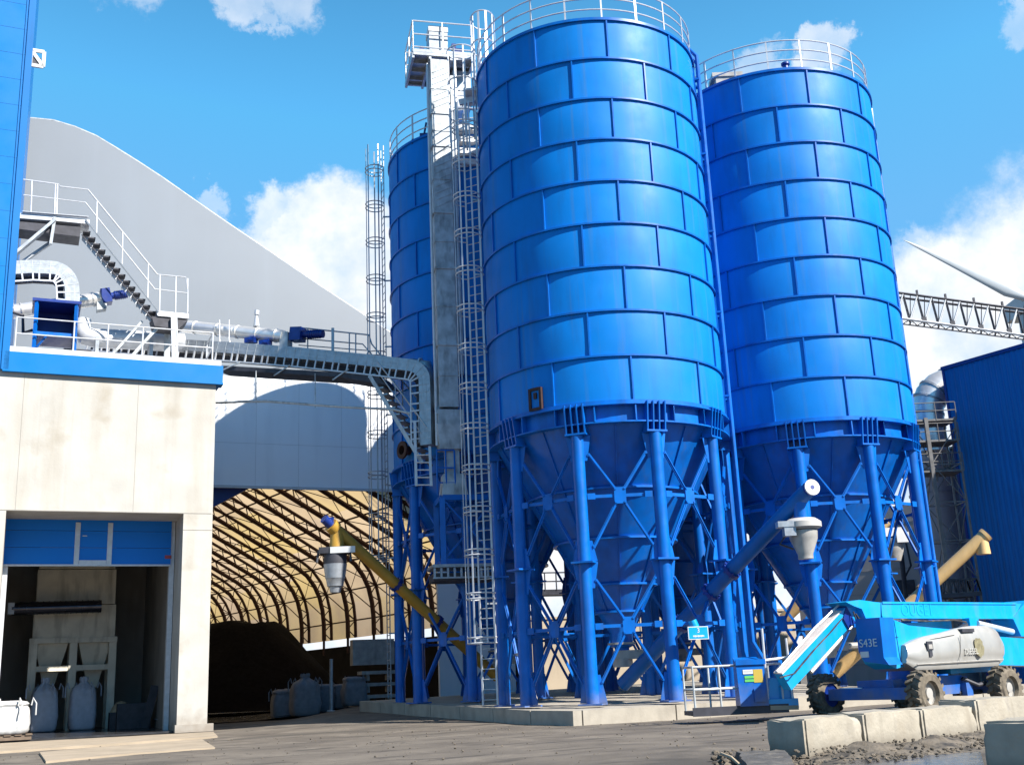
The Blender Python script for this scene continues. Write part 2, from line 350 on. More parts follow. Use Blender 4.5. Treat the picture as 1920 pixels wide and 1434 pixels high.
def ground_mat():
    m = bpy.data.materials.new('dusty_yard_ground'); m.use_nodes = True; t = m.node_tree; n = t.nodes; l = t.links; b = n['Principled BSDF']
    co = n.new('ShaderNodeTexCoord')
    def nse(sc, d=8, scale=(1, 1, 1), rot=0, dist=0):
        mp = n.new('ShaderNodeMapping'); mp.inputs['Scale'].default_value = scale; mp.inputs['Rotation'].default_value = (0, 0, rot); l.new(co.outputs['Object'], mp.inputs[0])
        x = n.new('ShaderNodeTexNoise'); x.inputs['Scale'].default_value = sc; x.inputs['Detail'].default_value = d; x.inputs['Distortion'].default_value = dist; l.new(mp.outputs[0], x.inputs[0]); return x.outputs['Fac']
    def rng(v, a, bb, c=0, d=1):
        x = n.new('ShaderNodeMapRange'); x.inputs[1].default_value = a; x.inputs[2].default_value = bb; x.inputs[3].default_value = c; x.inputs[4].default_value = d; l.new(v, x.inputs[0]); return x.outputs[0]
    def mix(f, a, bb):
        x = n.new('ShaderNodeMix'); x.data_type = 'RGBA'; l.new(f, x.inputs[0])
        for i, q in ((6, a), (7, bb)):
            if isinstance(q, tuple): x.inputs[i].default_value = (*q, 1)
            else: l.new(q, x.inputs[i])
        return x.outputs[2]
    c = mix(rng(nse(.5), .35, .65), (.098, .080, .062), (.155, .130, .101))
    c = mix(rng(nse(.8, 9, (1, 1.5, 1), -.35, .8), .5, .72, 0, .65), c, (.085, .070, .056))      # tyre sweeps
    c = mix(rng(nse(1.1, 9, (1, .55, 1), .5, .6), .55, .74, 0, .55), c, (.225, .187, .145))
    c = mix(rng(nse(22, 6), .58, .72, 0, .45), c, (.05, .043, .036))
    c = mix(rng(nse(60, 3), .62, .72, 0, .35), c, (.30, .265, .22))
    def ruts(loc, sc, lo, hi, colr, amt):
        mp = n.new('ShaderNodeMapping'); mp.inputs['Location'].default_value = loc; l.new(co.outputs['Object'], mp.inputs[0])
        w = n.new('ShaderNodeTexWave'); w.wave_type = 'RINGS'; w.rings_direction = 'Z'; w.inputs['Scale'].default_value = sc; w.inputs['Distortion'].default_value = 3.5; w.inputs['Detail'].default_value = 5; w.inputs['Detail Scale'].default_value = 1.4
        l.new(mp.outputs[0], w.inputs[0]); k = n.new('ShaderNodeMath'); k.operation = 'MULTIPLY'
        l.new(rng(w.outputs['Fac'], lo, hi), k.inputs[0]); l.new(rng(nse(.7, 6), .46, .62, 0, amt), k.inputs[1]); return mix(k.outputs[0], c, colr)
    c = ruts((6, -40, 0), .30, .80, .95, (.062, .05, .04), .8)
    c = ruts((-9, -8, 0), .22, .82, .95, (.055, .045, .036), .8)
    c = mix(rng(nse(.28, 7, (1, 1.6, 1), .3, .8), .56, .66, 0, .6), c, (.052, .044, .036))
    vo = n.new('ShaderNodeTexVoronoi'); vo.feature = 'DISTANCE_TO_EDGE'; vo.inputs['Scale'].default_value = .42
    wv = n.new('ShaderNodeVectorMath'); wv.operation = 'ADD'; nn = n.new('ShaderNodeTexNoise'); nn.inputs['Scale'].default_value = 1.6; nn.inputs['Detail'].default_value = 7; l.new(co.outputs['Object'], nn.inputs[0]); l.new(co.outputs['Object'], wv.inputs[0]); l.new(nn.outputs['Color'], wv.inputs[1]); l.new(wv.outputs[0], vo.inputs['Vector'])
    ck = n.new('ShaderNodeMath'); ck.operation = 'MULTIPLY'; l.new(rng(vo.outputs['Distance'], .012, .002), ck.inputs[0]); l.new(rng(nse(.5, 4), .56, .62), ck.inputs[1])
    c = mix(ck.outputs[0], c, (.03, .025, .02))
    gx = n.new('ShaderNodeNewGeometry'); vd = n.new('ShaderNodeVectorMath'); vd.operation = 'DISTANCE'; l.new(gx.outputs['Position'], vd.inputs[0]); vd.inputs[1].default_value = (3.2, 14.5, 0)
    md = n.new('ShaderNodeMath'); md.operation = 'MULTIPLY_ADD'; l.new(nse(1.1, 9, (1, 1, 1), 0, .6), md.inputs[0]); md.inputs[1].default_value = -5.0; l.new(vd.outputs['Value'], md.inputs[2])
    c = mix(rng(md.outputs[0], 1.6, -.6, 0, .8), c, (.045, .038, .031))
    l.new(c, b.inputs['Base Color']); b.inputs['Roughness'].default_value = .95
    bp = n.new('ShaderNodeBump'); bp.inputs['Strength'].default_value = .4; bp.inputs['Distance'].default_value = .02
    l.new(nse(14, 10), bp.inputs['Height']); l.new(bp.outputs[0], b.inputs['Normal'])
    return m
gr.data.materials.append(ground_mat())

# concrete slab the silos stand on
C0 = V((1.22, 29.3, 0)); SL, SW = 17.0, 16.2
slab = thing('concrete_slab', 'low raised concrete slab under the blue silos', 'slab', C0)
def SP(a, b, dz): 
    p = C0+SLABX*a+SLABY*b; return V((p.x, p.y, gz(p.x, p.y)+dz))
NJ = 9
tb = MB()
for i in range(8):
    for j in range(8):
        q = [SP(SL*a/8, SW*b_/8, -.3) for a, b_ in ((i, j), (i+1, j), (i+1, j+1), (i, j+1))]; q2 = [SP(SL*a/8, SW*b_/8, .355) for a, b_ in ((i, j), (i+1, j), (i+1, j+1), (i, j+1))]
        o = len(tb.v); tb.add(q2, [(0, 1, 2, 3)])
tb.build('slab_top', CONCS, slab, 0)
eb = MB()
def edge_run(a0, b0, a1, b1, k):      # kerb panels with open joints
    for i in range(k):
        t0, t1 = i/k+.0012, (i+1)/k-.0012
        p0 = (a0+(a1-a0)*t0, b0+(b1-b0)*t0); p1 = (a0+(a1-a0)*t1, b0+(b1-b0)*t1)
        inw = V((-(b1-b0), a1-a0)).normalized()*.25
        if k: 
            lo = [SP(*p0, -.3), SP(*p1, -.3), SP(p1[0]+inw.x, p1[1]+inw.y, -.3), SP(p0[0]+inw.x, p0[1]+inw.y, -.3)]
            eb.hexa(lo+[x+Z*(.3+.362) for x in lo])
edge_run(-.12, SW+.12, -.12, -.12, 7); edge_run(0.14, -.12, SL+.12, -.12, 6)
eb.build('slab_edge', CONCS, slab, 0)

# ------------------------------------------------------------------ silos
RS, ZT, ZR, NP = 3.68, 20.91, 8.61, 10
STEP = 2*math.pi/NP; LEG0 = R(-90+17)
def dirv(a): return V((math.cos(a), math.sin(a), 0))
def make_silo(label):
    t = thing('storage_silo', label, 'silo', (0, 0, 0), 'blue bolted silos on the slab')
    rows = 9; dz = (ZT-ZR)/rows; b = MB(); nu, nv = 8, 5; rnd = random.Random(3); tones = []
    for i in range(rows):
        ph = LEG0-R(9.4)+(STEP/2 if i % 2 else 0)
        for k in range(NP):
            a0 = ph+k*STEP; bul = .014+.022*rnd.random(); pts = []; tn = rnd.random()**1.5; f0 = len(b.f)
            tw = (rnd.random()-.5)*.012
            for v in range(nv+1):
                row = []
                for u in range(nu+1):
                    fu, fv = u/nu, v/nv
                    r = RS+bul*(math.sin(math.pi*fu)*math.sin(math.pi*fv))**.7+tw*(fu-.5)*math.sin(math.pi*fv)
                    a = a0+STEP*fu; row.append(V((r*math.cos(a), r*math.sin(a), ZR+dz*(i+fv))))
                pts.append(row)
            b.grid(pts); tones += [tn]*(len(b.f)-f0); f0 = len(b.f)
            a = a0; z0 = ZR+dz*i+.03; z1 = ZR+dz*(i+1)-.03; d = dirv(a); tg = V((-d.y, d.x, 0))
            b.hexa([d*r+tg*s_+Z*z for z in (z0, z1) for r, s_ in ((RS-.02, -.022), (RS+.055, -.022), (RS+.055, .022), (RS-.02, .022))], 1); tones += [0]*(len(b.f)-f0)
    for i in range(rows+1):
        z = ZR+dz*i; w = .028 if 0 < i < rows else .045; f0 = len(b.f)
        b.ring((0, 0, 0), RS-.04, RS+.07, z-w, z+w, 88, 1); tones += [0]*(len(b.f)-f0)
    so_ = b.build('shell', [BLUE, BLUED], t, 30)
    if len(so_.data.polygons) == len(tones):
        at = so_.data.attributes.new('tone', 'FLOAT', 'FACE'); at.data.foreach_set('value', tones)
    else: print('tone mismatch', len(so_.data.polygons), len(tones))
    MB().lathe([(RS+.05, ZT+.05), (RS-.3, ZT+.2), (.6, ZT+.75), (0, ZT+.78)], 44, caps=False).build('roof', BLUED, t, 30)
    # skirt ring
    b = MB(); b.ring((0, 0, 0), 3.3, 3.80, ZR-.09, ZR-.052, 88); b.ring((0, 0, 0), 3.3, 3.76, ZR-.60, ZR-.56, 88)
    b.lathe([(3.58, ZR-.6), (3.58, ZR-.07)], 66, caps=False)
    for k in range(22):
        d = dirv(LEG0+STEP/4+k*STEP/2); b.beam(d*3.68+Z*(ZR-.56), d*3.68+Z*(ZR-.09), .035, .18, d)
    b.build('skirt_ring', BLUED, t)
    # hopper
    prof = [(3.56, ZR-.5), (3.50, ZR-.62)]; zt_, zb_ = ZR-.62, 2.35
    def rc(z): return .34+(3.50-.34)*(z-zb_)/(zt_-zb_)
    bands = [6.35, 5.0, 3.72, 2.95]
    prof += [(rc(z), z) for z in (7.2, 6.35, 5.6, 5.0, 4.3, 3.72, 3.3, 2.95, 2.35)]+[(.34, 1.95), (.22, 1.9), (.22, 1.55)]
    b = MB(); b.lathe(prof, 44, caps=False)
    for z in bands: b.lathe([(rc(z)-.03, z-.03), (rc(z)+.09, z-.03), (rc(z)+.09, z+.03), (rc(z)-.03, z+.03)], 44, caps=False)
    for k in range(NP):
        d = dirv(LEG0+STEP/2+k*STEP); zz = [ZR-.62]+bands
        for z0, z1 in zip(zz, zz[1:]):
            a = d*rc(z0)+Z*z0; c = d*rc(z1)+Z*z1; b.beam(a, c, .03, .09, d)
    b.build('hopper', BLUED, t, 40)
    b = MB(); b.lathe([(.30, 2.0), (.42, 2.0), (.42, 2.06), (.30, 2.06)], 20, caps=False); b.box((.2, -.1, 1.7), (.9, .34, .26)); b.tube((.5, -.1, 1.7), (1.0, -.1, 1.7), .11, 10); b.lathe([(.3, 1.35), (.3, 1.6)], 16)
    b.build('outlet_valve', GREYU, t)
    rl = 3.58
    for k in range(NP):
        a = LEG0+k*STEP; d = dirv(a); tg = V((-d.y, d.x, 0)); p = d*rl
        b = MB()
        for s_ in (-.27, -.09, .09, .27):
            b.hexa([d*r+tg*(s_+e)+Z*z for z, rr in ((7.78, (3.42, 3.74)), (8.60, (3.55, 3.86))) for r, e in ((rr[0], -.018), (rr[1], -.018), (rr[1], .018), (rr[0], .018))])
        b.box(d*3.56+Z*7.75, (.42, .62, .05), (d, tg, Z)); b.box(d*3.50+Z*8.2, (.03, .52, .84), (d, tg, Z), 1)
        b.build('leg_bracket', [BLUED, NAVY], t)
        b = MB(); b.tube(p+Z*.38, p+Z*7.73, .180, 16)
        b.box(p+Z*4.15, (.56, .62, .05), (d, tg, Z)); b.box(p+Z*.39, (.60, .66, .04), (d, tg, Z))
        for s_ in (-1, 1):     # gusset plates welded on the sides
            # planes run towards the neighbouring leg
            q = dirv(a+s_*STEP)*rl-p; q.normalize()
            for z0, z1, w0, w1 in ((7.0, 7.72, .25, .38), (4.18, 4.75, .37, .25), (3.45, 4.12, .25, .37), (.42, 1.15, .40, .25)):
                b.prism([p+q*.15+Z*z0, p+q*w0+Z*z0, p+q*w1+Z*z1, p+q*.15+Z*z1], d*.02)
            for z in (7.15, 4.6, 3.65, .95):
                b.box(p+q*.3+Z*z+d*.025, (.05, .05, .05), (q, d, Z))
        b.build('leg', BLUED, t)
        # bracing of the bay to the next leg
        p2 = dirv(a+STEP)*rl; q = (p2-p).normalized(); nrm = V((q.y, -q.x, 0)); nrm = nrm if nrm.dot(p) > 0 else -nrm
        for z0, z1 in ((4.55, 7.2), (.95, 3.68)):
            b = MB(); mid = (p+p2)/2; zc = (z0+z1)/2+.1
            for (e0, zz0) in ((p+q*.28, z1), (p2-q*.28, z1), (p+q*.28, z0), (p2-q*.28, z0)):
                x = V(e0)+Z*zz0; c = mid+Z*zc; b.beam(x, c, .085, .045, nrm); b.beam(x+nrm*.03, c+nrm*.03, .025, .05, nrm)
            b.box(mid+Z*zc+nrm*.05, (.33, .02, .46), (q, nrm, Z))
            for sx in (-.13, .13):
                for sz in (-.19, .19): b.box(mid+q*sx+Z*(zc+sz)+nrm*.07, (.05, .03, .05), (q, nrm, Z))
            b.build('cross_brace', BLUED, t)
            b = MB(); b.beam(p+q*.2+Z*zc-nrm*.02, p2-q*.2+Z*zc-nrm*.02, .08, .09)
            for x in (p+q*.3, p2-q*.3): b.box(x+Z*zc+nrm*.06, (.22, .03, .17), (q, nrm, Z))
            b.build('tie_beam', BLUED, t)
    # guard rail round the roof
    b = MB(); rr = RS-.03
    for z in (.38, .76, 1.14): b.path(arc((0, 0), rr, 0, 2*math.pi*(59/60), 59, ZT+z), .024, 6, closed=True)
    for k in range(20):
        d = dirv(2*math.pi*k/20+.1); b.beam(d*rr+Z*(ZT+.03), d*rr+Z*(ZT+1.16), .07 if k % 4 == 0 else .05, .03, d)
    b.build('guard_rail', GALVW, t)
    return t
s1 = make_silo('nearest and largest looking blue silo with a small rust edged hatch low on its wall')
SC = {'m': V((2.946, 34.475, 0)), 'r': V((10.03, 38.04, 0)), 'l': V((-.87, 41.32, 0)), 'b': V((6.21, 44.88, 0))}
def setz(o, c): o.location = V((c.x, c.y, gz(c.x, c.y)*.75))
setz(s1, SC['m'])
s2 = dup(s1, SC['r'], R(.8), 'right hand blue silo with a grey filter unit on its roof'); setz(s2, SC['r'])
s3 = dup(s1, SC['l'], R(5), 'left blue silo behind the grey bucket elevator with a round rusty nozzle'); setz(s3, SC['l'])
s4 = dup(s1, SC['b'], R(-4), 'blue silo hidden behind the others with only its legs and hopper in view'); setz(s4, SC['b'])
# hatch on the near silo
def wallpt(c, u, v, r=RS+.02):
    d = ray(u, v); o = CAM; dx, dy = d.x, d.y; ox, oy = o.x-c.x, o.y-c.y
    A = dx*dx+dy*dy; B = ox*dx+oy*dy; C = ox*ox+oy*oy-r*r; t = (-B-math.sqrt(B*B-A*C))/A
    return o+d*t
h = wallpt(SC['m'], 1006, 749); d = (V((h.x, h.y, 0))-SC['m']).normalized(); tg = V((-d.y, d.x, 0))
b = MB()
for sx in (-1, 1): b.box(h+tg*.19*sx+d*.04, (.1, .08, .66), (d, tg, Z), 0)
for sz in (-1, 1): b.box(h+Z*.30*sz+d*.04, (.1, .30, .08), (d, tg, Z), 0)
b.box(h+d*.02, (.03, .3, .54), (d, tg, Z), 1); b.box(h+d*.06+Z*.1, (.05, .1, .18), (d, tg, Z), 0)
hat = b.build('hatch', [RUST, BLUE], s1); hat['label'] = 'rust edged rectangular hatch'
h = wallpt(SC['l'], 759, 848); d = (V((h.x, h.y, 0))-SC['l']).normalized(); tg = V((-d.y, d.x, 0))
b = MB(); b.lathe([(.16, -.1), (.16, .25), (.32, .25), (.32, .33), (.17, .33), (.17, .1), (0, .1)], 20, h, (tg, Z, d), caps=False)
b.build('nozzle', RUST, s3)['label'] = 'round rusty flanged nozzle'
def fill_pipes(s, c, angs):
    for a in angs:
        d = dirv(R(a)); b = MB(); q = c+d*3.86
        b.path([c+d*3.1+Z*(ZT+.35), c+d*3.6+Z*(ZT+.55), q+Z*(ZT+.2), q+Z*(ZT-.3), q+Z*1.9, q+d*.25+Z*1.4], .07, 10)
        for z in np.arange(9.3, ZT, 2.73): b.box(c+d*3.8+Z*z, (.16, .2, .06), (d, V((-d.y, d.x, 0)), Z))
        b.build('fill_pipe', BLUED, s)
fill_pipes(s1, s1.location, (-14, -7)); fill_pipes(s2, s2.location, (-3,))

# things on the silo roofs
fp = P(1364, 160, 36.6); fp.z = ZT+.2
t = thing('filter_unit', 'grey box shaped dust filter standing on the roof of the right silo', 'dust filter', fp)
b = MB(); b.box(fp+Z*.55, (.95, .7, .5)); b.box(fp+V((-.05, 0, .88)), (1.1, .8, .16)); b.build('housing', GREYU, t)
b = MB(); b.lathe([(.3, 0), (.3, .42)], 16, fp+Z*-.1); b.box(fp+V((.3, -.4, .5)), (.25, .2, .35)); b.build('base_collar', GALV, t)
fp = P(1473, 125, s2.location.y-1.2); fp.z = ZT+.35
t = thing('vent_pipe', 'thin dark blue vent pipe on the roof of the right silo', 'vent pipe', fp)
b = MB(); b.tube(fp, fp+Z*1.35, .10, 10); b.tube(fp+Z*.95, fp+V((.35, -.05, .85)), .07, 8); b.build('stack', NAVY, t); b = MB(); b.lathe([(.16, 1.35), (.16, 1.42)], 12, fp); b.build('flange', NAVY, t)
fp = P(795, 262, 38.6); fp.z = ZT+.1
t = thing('level_sensor', 'small dark blue sensor housing on the rim of the left silo', 'sensor', fp)
b = MB(); b.box(fp+Z*.2, (.3, .3, .3)); b.tube(fp+Z*.3, fp+V((.1, 0, .85)), .04, 8); b.box(fp+V((-.35, .1, .1)), (.25, .2, .2)); b.build('housing', NAVY, t)

# ------------------------------------------------------------------ caged ladders
def caged_ladder(label, base, z0, z1, cz0, out, rc_, step, mt, mt2=None, straps=5):
    mt2 = mt2 or mt
    t = thing('caged_ladder', label, 'ladder', V((base.x, base.y, 0)))
    d = V(out).normalized(); tg = V((-d.y, d.x, 0)); w = .24
    for s_ in (-1, 1):
        b = MB(); p = base+tg*w*s_; b.beam(V((p.x, p.y, z0)), V((p.x, p.y, z1)), .055, .03, d); b.build('stringer', mt, t)
    b = MB(); z = z0+.15
    while z < z1-.6: b.tube(V((base.x, base.y, z))-tg*w, V((base.x, base.y, z))+tg*w, .015, 6); z += .29
    b.build('rungs', mt2, t)
    b = MB(); c = V((base.x, base.y, 0))+d*rc_*.85; z = cz0; a_ = math.atan2(d.y, d.x); sp = 2.35
    while z <= z1+.01:
        for zz in (z, z+.16) if step > 1.1 else (z,):
            pts = arc((c.x, c.y), rc_, a_-sp, a_+sp, 18, zz); b.path(pts, .022, 5)
            b.path([pts[0], V((base.x, base.y, zz))-tg*w], .02, 5); b.path([pts[-1], V((base.x, base.y, zz))+tg*w], .02, 5)
        z += step
    for k in range(straps):
        a = a_-1.75+3.5*k/(straps-1); p = c+dirv(a)*rc_; b.beam(V((p.x, p.y, cz0)), V((p.x, p.y, z1)), .05, .014, dirv(a))
    b.build('safety_cage', mt, t)
    return t
lb = P(897, 700, 33.75); lb.z = 0
t = caged_ladder('tall bright galvanised caged ladder up the left flank of the nearest silo', lb, .5, 19.6, 2.25, V((-.45, -.9, 0)), .43, 1.27, GALVW, GALVD)
b = MB()
for z in np.arange(3.4, 19.5, 2.6): 
    b.beam(V((lb.x, lb.y, z)), SC['m']+(lb-SC['m']).normalized()*3.75+Z*z, .05, .05)
b.build('wall_ties', GALV, t)
lb2 = P(722, 700, 41.2); lb2.z = 0
t = caged_ladder('slim grey caged ladder on the far left side of the left silo', lb2, .75, 22.2, 5.6, V((-1, -.35, 0)), .37, 1.55, GALV, straps=4)
b = MB()
for z in np.arange(3, 20.9, 2.7): b.beam(V((lb2.x, lb2.y, z)), SC['l']+(lb2-SC['l']).normalized()*3.7+Z*z, .05, .05)
b.build('wall_ties', GALV, t)

# ------------------------------------------------------------------ bucket elevator
ex, ey = -2.2, 37.0
t = thing('bucket_elevator', 'tall dented galvanised bucket elevator casing between the left and near silos', 'elevator', (ex, ey, 0))
EAX = (V((.97, .22, 0)), V((-.22, .97, 0)), Z)
def EP(a, b_, z): return V((ex, ey, 0))+EAX[0]*a+EAX[1]*b_+Z*z
b = MB(); zz = [10.2, 12.4, 15.2, 17.3, 19.9, 21.2, 23.4]
for z0, z1 in zip(zz, zz[1:]): b.box(EP(-.02, 0, (z0+z1)/2), (.66, .6, z1-z0), EAX)
for z in (11.3, 13.8, 16.2, 18.6, 20.5, 22.2): b.box(EP(-.02, 0, z), (.70, .64, .04), EAX)
for z in zz[1:-1]: b.box(EP(-.02, 0, z), (.74, .68, .07), EAX)
for i in range(9):   # pressed diagonal stiffeners on the upper sections
    z = 17.5+i*.26; b.beam(EP(-.3, -.305, z), EP(.3, -.305, z+.3), .035, .025, EAX[1])
for i in range(7):
    z = 21.4+i*.24; b.beam(EP(-.3, -.305, z), EP(.3, -.305, z+.3), .035, .025, EAX[1])
b.build('casing', GALVD, t)
b = MB(); b.box(EP(.02, 0, 9.85), (.86, .7, .5), EAX)
b.hexa([EP(x*.38, y*.3, 8.75) for x, y in ((-1, -1), (1, -1), (1, 1), (-1, 1))]+[EP(x*.46, y*.36, 9.6) for x, y in ((-1, -1), (1, -1), (1, 1), (-1, 1))])
b.box(EP(.06, 0, 8.3), (.46, .4, .9), EAX); b.hexa([EP(.08+x*.45, y*.36, 7.15) for x, y in ((-1, -1), (1, -1), (1, 1), (-1, 1))]+[EP(.06+x*.34, y*.3, 7.9) for x, y in ((-1, -1), (1, -1), (1, 1), (-1, 1))])
b.build('boot', GALVD, t)
b = MB(); b.tube(EP(-.45, -.1, 8.9), EP(-.45, -.1, 23.3), .05, 8); b.build('conduit', GALVW, t)
b = MB(); b.box(EP(.5, .15, 17.2), (.16, .3, 11.5), EAX); b.build('return_leg', GALVD, t)
b = MB(); hz = 23.75     # head platform
b.box(EP(.15, .9, hz), (2.3, 2.3, .12), EAX)
for yy in (-.2, .4, 1.0, 1.6, 2.0): b.beam(EP(-.98, yy, hz-.12), EP(1.28, yy, hz-.12), .09, .12)
for xx in (-.98, -.35, .45, 1.28): b.beam(EP(xx, -.22, hz-.19), EP(xx, 2.0, hz-.19), .09, .22)
b.box(EP(.95, 1.2, hz-1.0), (.7, 1.3, 1.5), EAX)
b.build('head_platform', GALV, t)
b = MB()
for x0, y0, x1, y1 in ((-.98, -.2, 1.25, -.2), (-.98, -.2, -.98, 2.0), (-.98, 2.0, 1.25, 2.0)):
    hb = handrail([EP(x0, y0, hz+.05), EP(x1, y1, hz+.05)], 1.2, (1.2, .65, .12), .026, 1.1); b.add(hb.v, hb.f)
b.build('handrail', GALVW, t)
b = MB(); b.box(EP(0, .25, hz+.5), (.7, .7, .9), EAX, 0); b.box(EP(0, .25, hz+1.05), (.74, .74, .22), EAX, 1); b.build('head_cover', [GALV, WHITE], t)
b = MB(); b.tube(EP(.55, .2, hz+.3), EP(.95, .2, hz+.3), .16, 12); b.box(EP(.62, .2, hz+.5), (.16, .16, .25), EAX); b.box(EP(-.6, .2, hz+.25), (.14, .2, .3), EAX); b.build('drive_motor', NAVY, t)
# spouts from the head to the silo roofs
t = thing('transfer_chute', 'white transfer chute from the elevator head over to the silo roofs', 'chute', EP(1, .5, 20))
b = MB(); b.path([EP(.3, .5, 22.6), EP(.6, .7, 21.6), EP(1.0, 2.3, 21.3), V((-.6, 40.6, 21.4))], .2, 12); b.build('pipe', WHITE, t)
b = MB()
for i, z in enumerate((20.9, 20.45, 20.0, 19.6)): b.box(EP(.98, .5, z), (1.05, .9-.1*i, .22), EAX)
b.build('cover', WHITE, t)
b = MB(); hb = handrail([EP(.45, 0, 21.05), EP(1.5, 0, 21.05)], 1.1, (1.1, .6), .022, .55); b.add(hb.v, hb.f); b.build('handrail', GALVW, t)
# access cage and gangway to the near silo roof
g0 = P(858, 120, 34.6); 
t = thing('roof_access_cage', 'white caged gangway and ladder hoops at the top left of the nearest silo', 'access cage', (g0.x, g0.y, 18))
b = MB(); c = P(868, 200, 34.0); zt_ = P(868, 98, 34.0).z; zb_ = P(868, 245, 34.0).z
for k in range(9):
    p = V((c.x, c.y, 0))+dirv(2*math.pi*k/9)*.48
    if k not in (1,): b.beam(V((p.x, p.y, zb_-.5)), V((p.x, p.y, zt_)), .055, .02, dirv(2*math.pi*k/9))
for z in (zt_, zt_-1.2, zt_-2.4): b.path(arc((c.x, c.y), .48, 0, 2*math.pi*.97, 20, z), .025, 5, closed=True)
b.build('lower_hoops', GALVW, t)
b = MB(); c = P(905, 60, 34.6); zt_ = P(905, 38, 34.6).z
for k in range(10):
    p = V((c.x, c.y, 0))+V((math.cos(2*math.pi*k/10)*.42, math.sin(2*math.pi*k/10)*.6, 0)); b.beam(V((p.x, p.y, ZT-.6)), V((p.x, p.y, zt_)), .07, .02, dirv(2*math.pi*k/10))
for z in (zt_, zt_-1.1): b.path([V((c.x+math.cos(2*math.pi*k/20)*.42, c.y+math.sin(2*math.pi*k/20)*.6, z)) for k in range(20)], .026, 5, closed=True)
b.build('upper_hoops', GALVW, t)
b = MB(); b.box(V((c.x-.1, c.y, ZT-.3)), (1.2, 1.1, .08)); b.beam(V((c.x-.9, c.y-.2, ZT-.6)), V((c.x+1.2, c.y-.2, ZT-.2)), .1, .2); b.build('landing', GALVW, t)
# blue steel frame below the elevator
fx = thing('elevator_support_frame', 'dark blue braced steel frame under the bucket elevator', 'steel frame', (ex, ey, 0))
b = MB(); 
for sx in (-.35, 1.45):
    for sy in (-.3, 1.1): b.beam(EP(sx, sy, 4.9), EP(sx, sy, 7.1), .18, .18)
for z in (7.1, 5.0):
    for y in (-.3, 1.1): b.beam(EP(-.35, y, z), EP(1.45, y, z), .14, .18)
    for x in (-.35, 1.45): b.beam(EP(x, -.3, z), EP(x, 1.1, z), .14, .18)
b.build('frame', BLUED, fx)
b = MB(); b.beam(EP(-.3, -.3, 5.1), EP(1.4, -.3, 7.0), .08, .06); b.beam(EP(-.3, -.3, 7.0), EP(1.4, -.3, 5.1), .08, .06); b.build('bracing', BLUED, fx)
b = MB(); b.box(EP(.3, .2, 4.85), (2.1, 1.4, .1), EAX)
for i in range(10): b.box(EP(-.7+i*.22, -.52, 4.62), (.07, .03, .3), EAX)
b.beam(EP(-.75, -.52, 4.46), EP(1.4, -.52, 4.46), .06, .05); b.box(EP(.3, .2, 4.5), (2.0, 1.2, .25), EAX, 1)
b.build('grating_platform', [GALV, DARK], fx)
b = MB(); hb = handrail([EP(-.5, -.3, 7.2), EP(.1, -.3, 7.2)], 1.5, (1.5, .9, .4), .03, .3); b.add(hb.v, hb.f); b.build('handrail', BLUED, fx)

# ------------------------------------------------------------------ concrete building with the door
K = V((-10.45, 38.0, 0)); AF = R(24); FE = V((math.cos(AF), math.sin(AF), 0)); FN = V((math.sin(AF), -math.cos(AF), 0))
def B(d): return plane(K-FN*d, FN)      # the wall plane, pushed d metres back
B0 = B(0)
def BP(s, d, z): return K-FE*s-FN*d+Z*z    # s metres left of the corner, d back
def sof(u, v): return (K-B0(u, v)).dot(FE)
bld = thing('concrete_building', 'pale concrete building with a tall open door and bright blue parapet', 'building', K)
zl = B0(200, 960).z; zp = B0(403, 719).z; zq = B0(403, 687).z; sl_ = sof(330, 1060)
SR = sof(343, 1000); DL = sof(4, 1060)     # door edges
print('building', zl, zp, zq, SR, DL)
TH = 2.5
b = MB()
b.box(BP(10, .2, (zl+zp)/2), (20.0, .4, zp-zl), (FE, FN, Z))
b.box(BP(SR/2+.0, TH/2, zl/2-.002), (SR, TH, zl-.004), (FE, FN, Z))
b.box(BP(DL+4, TH/2, zl/2-.002), (8, TH, zl-.004), (FE, FN, Z))
b.box(BP(DL/2+SR/2, TH/2+.2, zl+.25), (DL-SR+1.5, TH-.41, .5-.01), (FE, FN, Z))
b.box(BP(.15, TH+5.6, zp/2), (.3, 11, zp), (FE, FN, Z))
b.box(BP(10, 13.2, zp/2), (20, .3, zp), (FE, FN, Z))
b.build('wall', CONC, bld, 0)
b = MB(); b.box(BP(SR/2-.05, -.06, .12), (SR+.25, .3, .24), (FE, FN, Z)); b.build('plinth', CONC, bld, 0)
b = MB()
for s_, in ((2.6,), (6.2,), (9.6,)): b.box(BP(s_, -.003, (zl+zp)/2), (.015, .006, zp-zl-.02), (FE, FN, Z))
b.box(BP(SR*.5, -.004, zl-.55), (SR-.02, .008, .02), (FE, FN, Z)); b.box(BP(10, -.004, zl+.02), (19.9, .008, .018), (FE, FN, Z))
b.build('wall_joints', INTER, bld, 0)
b = MB(); b.box(BP(10.2, 6.7, zp-.1), (19.6, 12.6, .19), (FE, FN, Z)); b.build('roof_deck', CONC, bld, 0)
ST = sof(14, 660)
b = MB(); b.box(BP(ST/2-.06, .1, (zp+zq)/2), (ST+.3, .5, zq-zp), (FE, FN, Z), 0); b.box(BP(ST/2-.06, .1, zp-.03), (ST+.34, .54, .06), (FE, FN, Z), 0)
b.box(BP(.02, 5.6, (zp+zq)/2), (.4, 10.4, zq-zp), (FE, FN, Z), 0)
b.build('parapet', BLUEC, bld, 0)
b = MB(); b.box(BP(ST/2-.06, .16, zq+.11), (ST+.2, .34, .22), (FE, FN, Z)); b.box(BP(ST/2, 5, zq-.02), (ST-.4, 9.3, .1), (FE, FN, Z)); b.build('roof_kerb', WHITE, bld, 0)
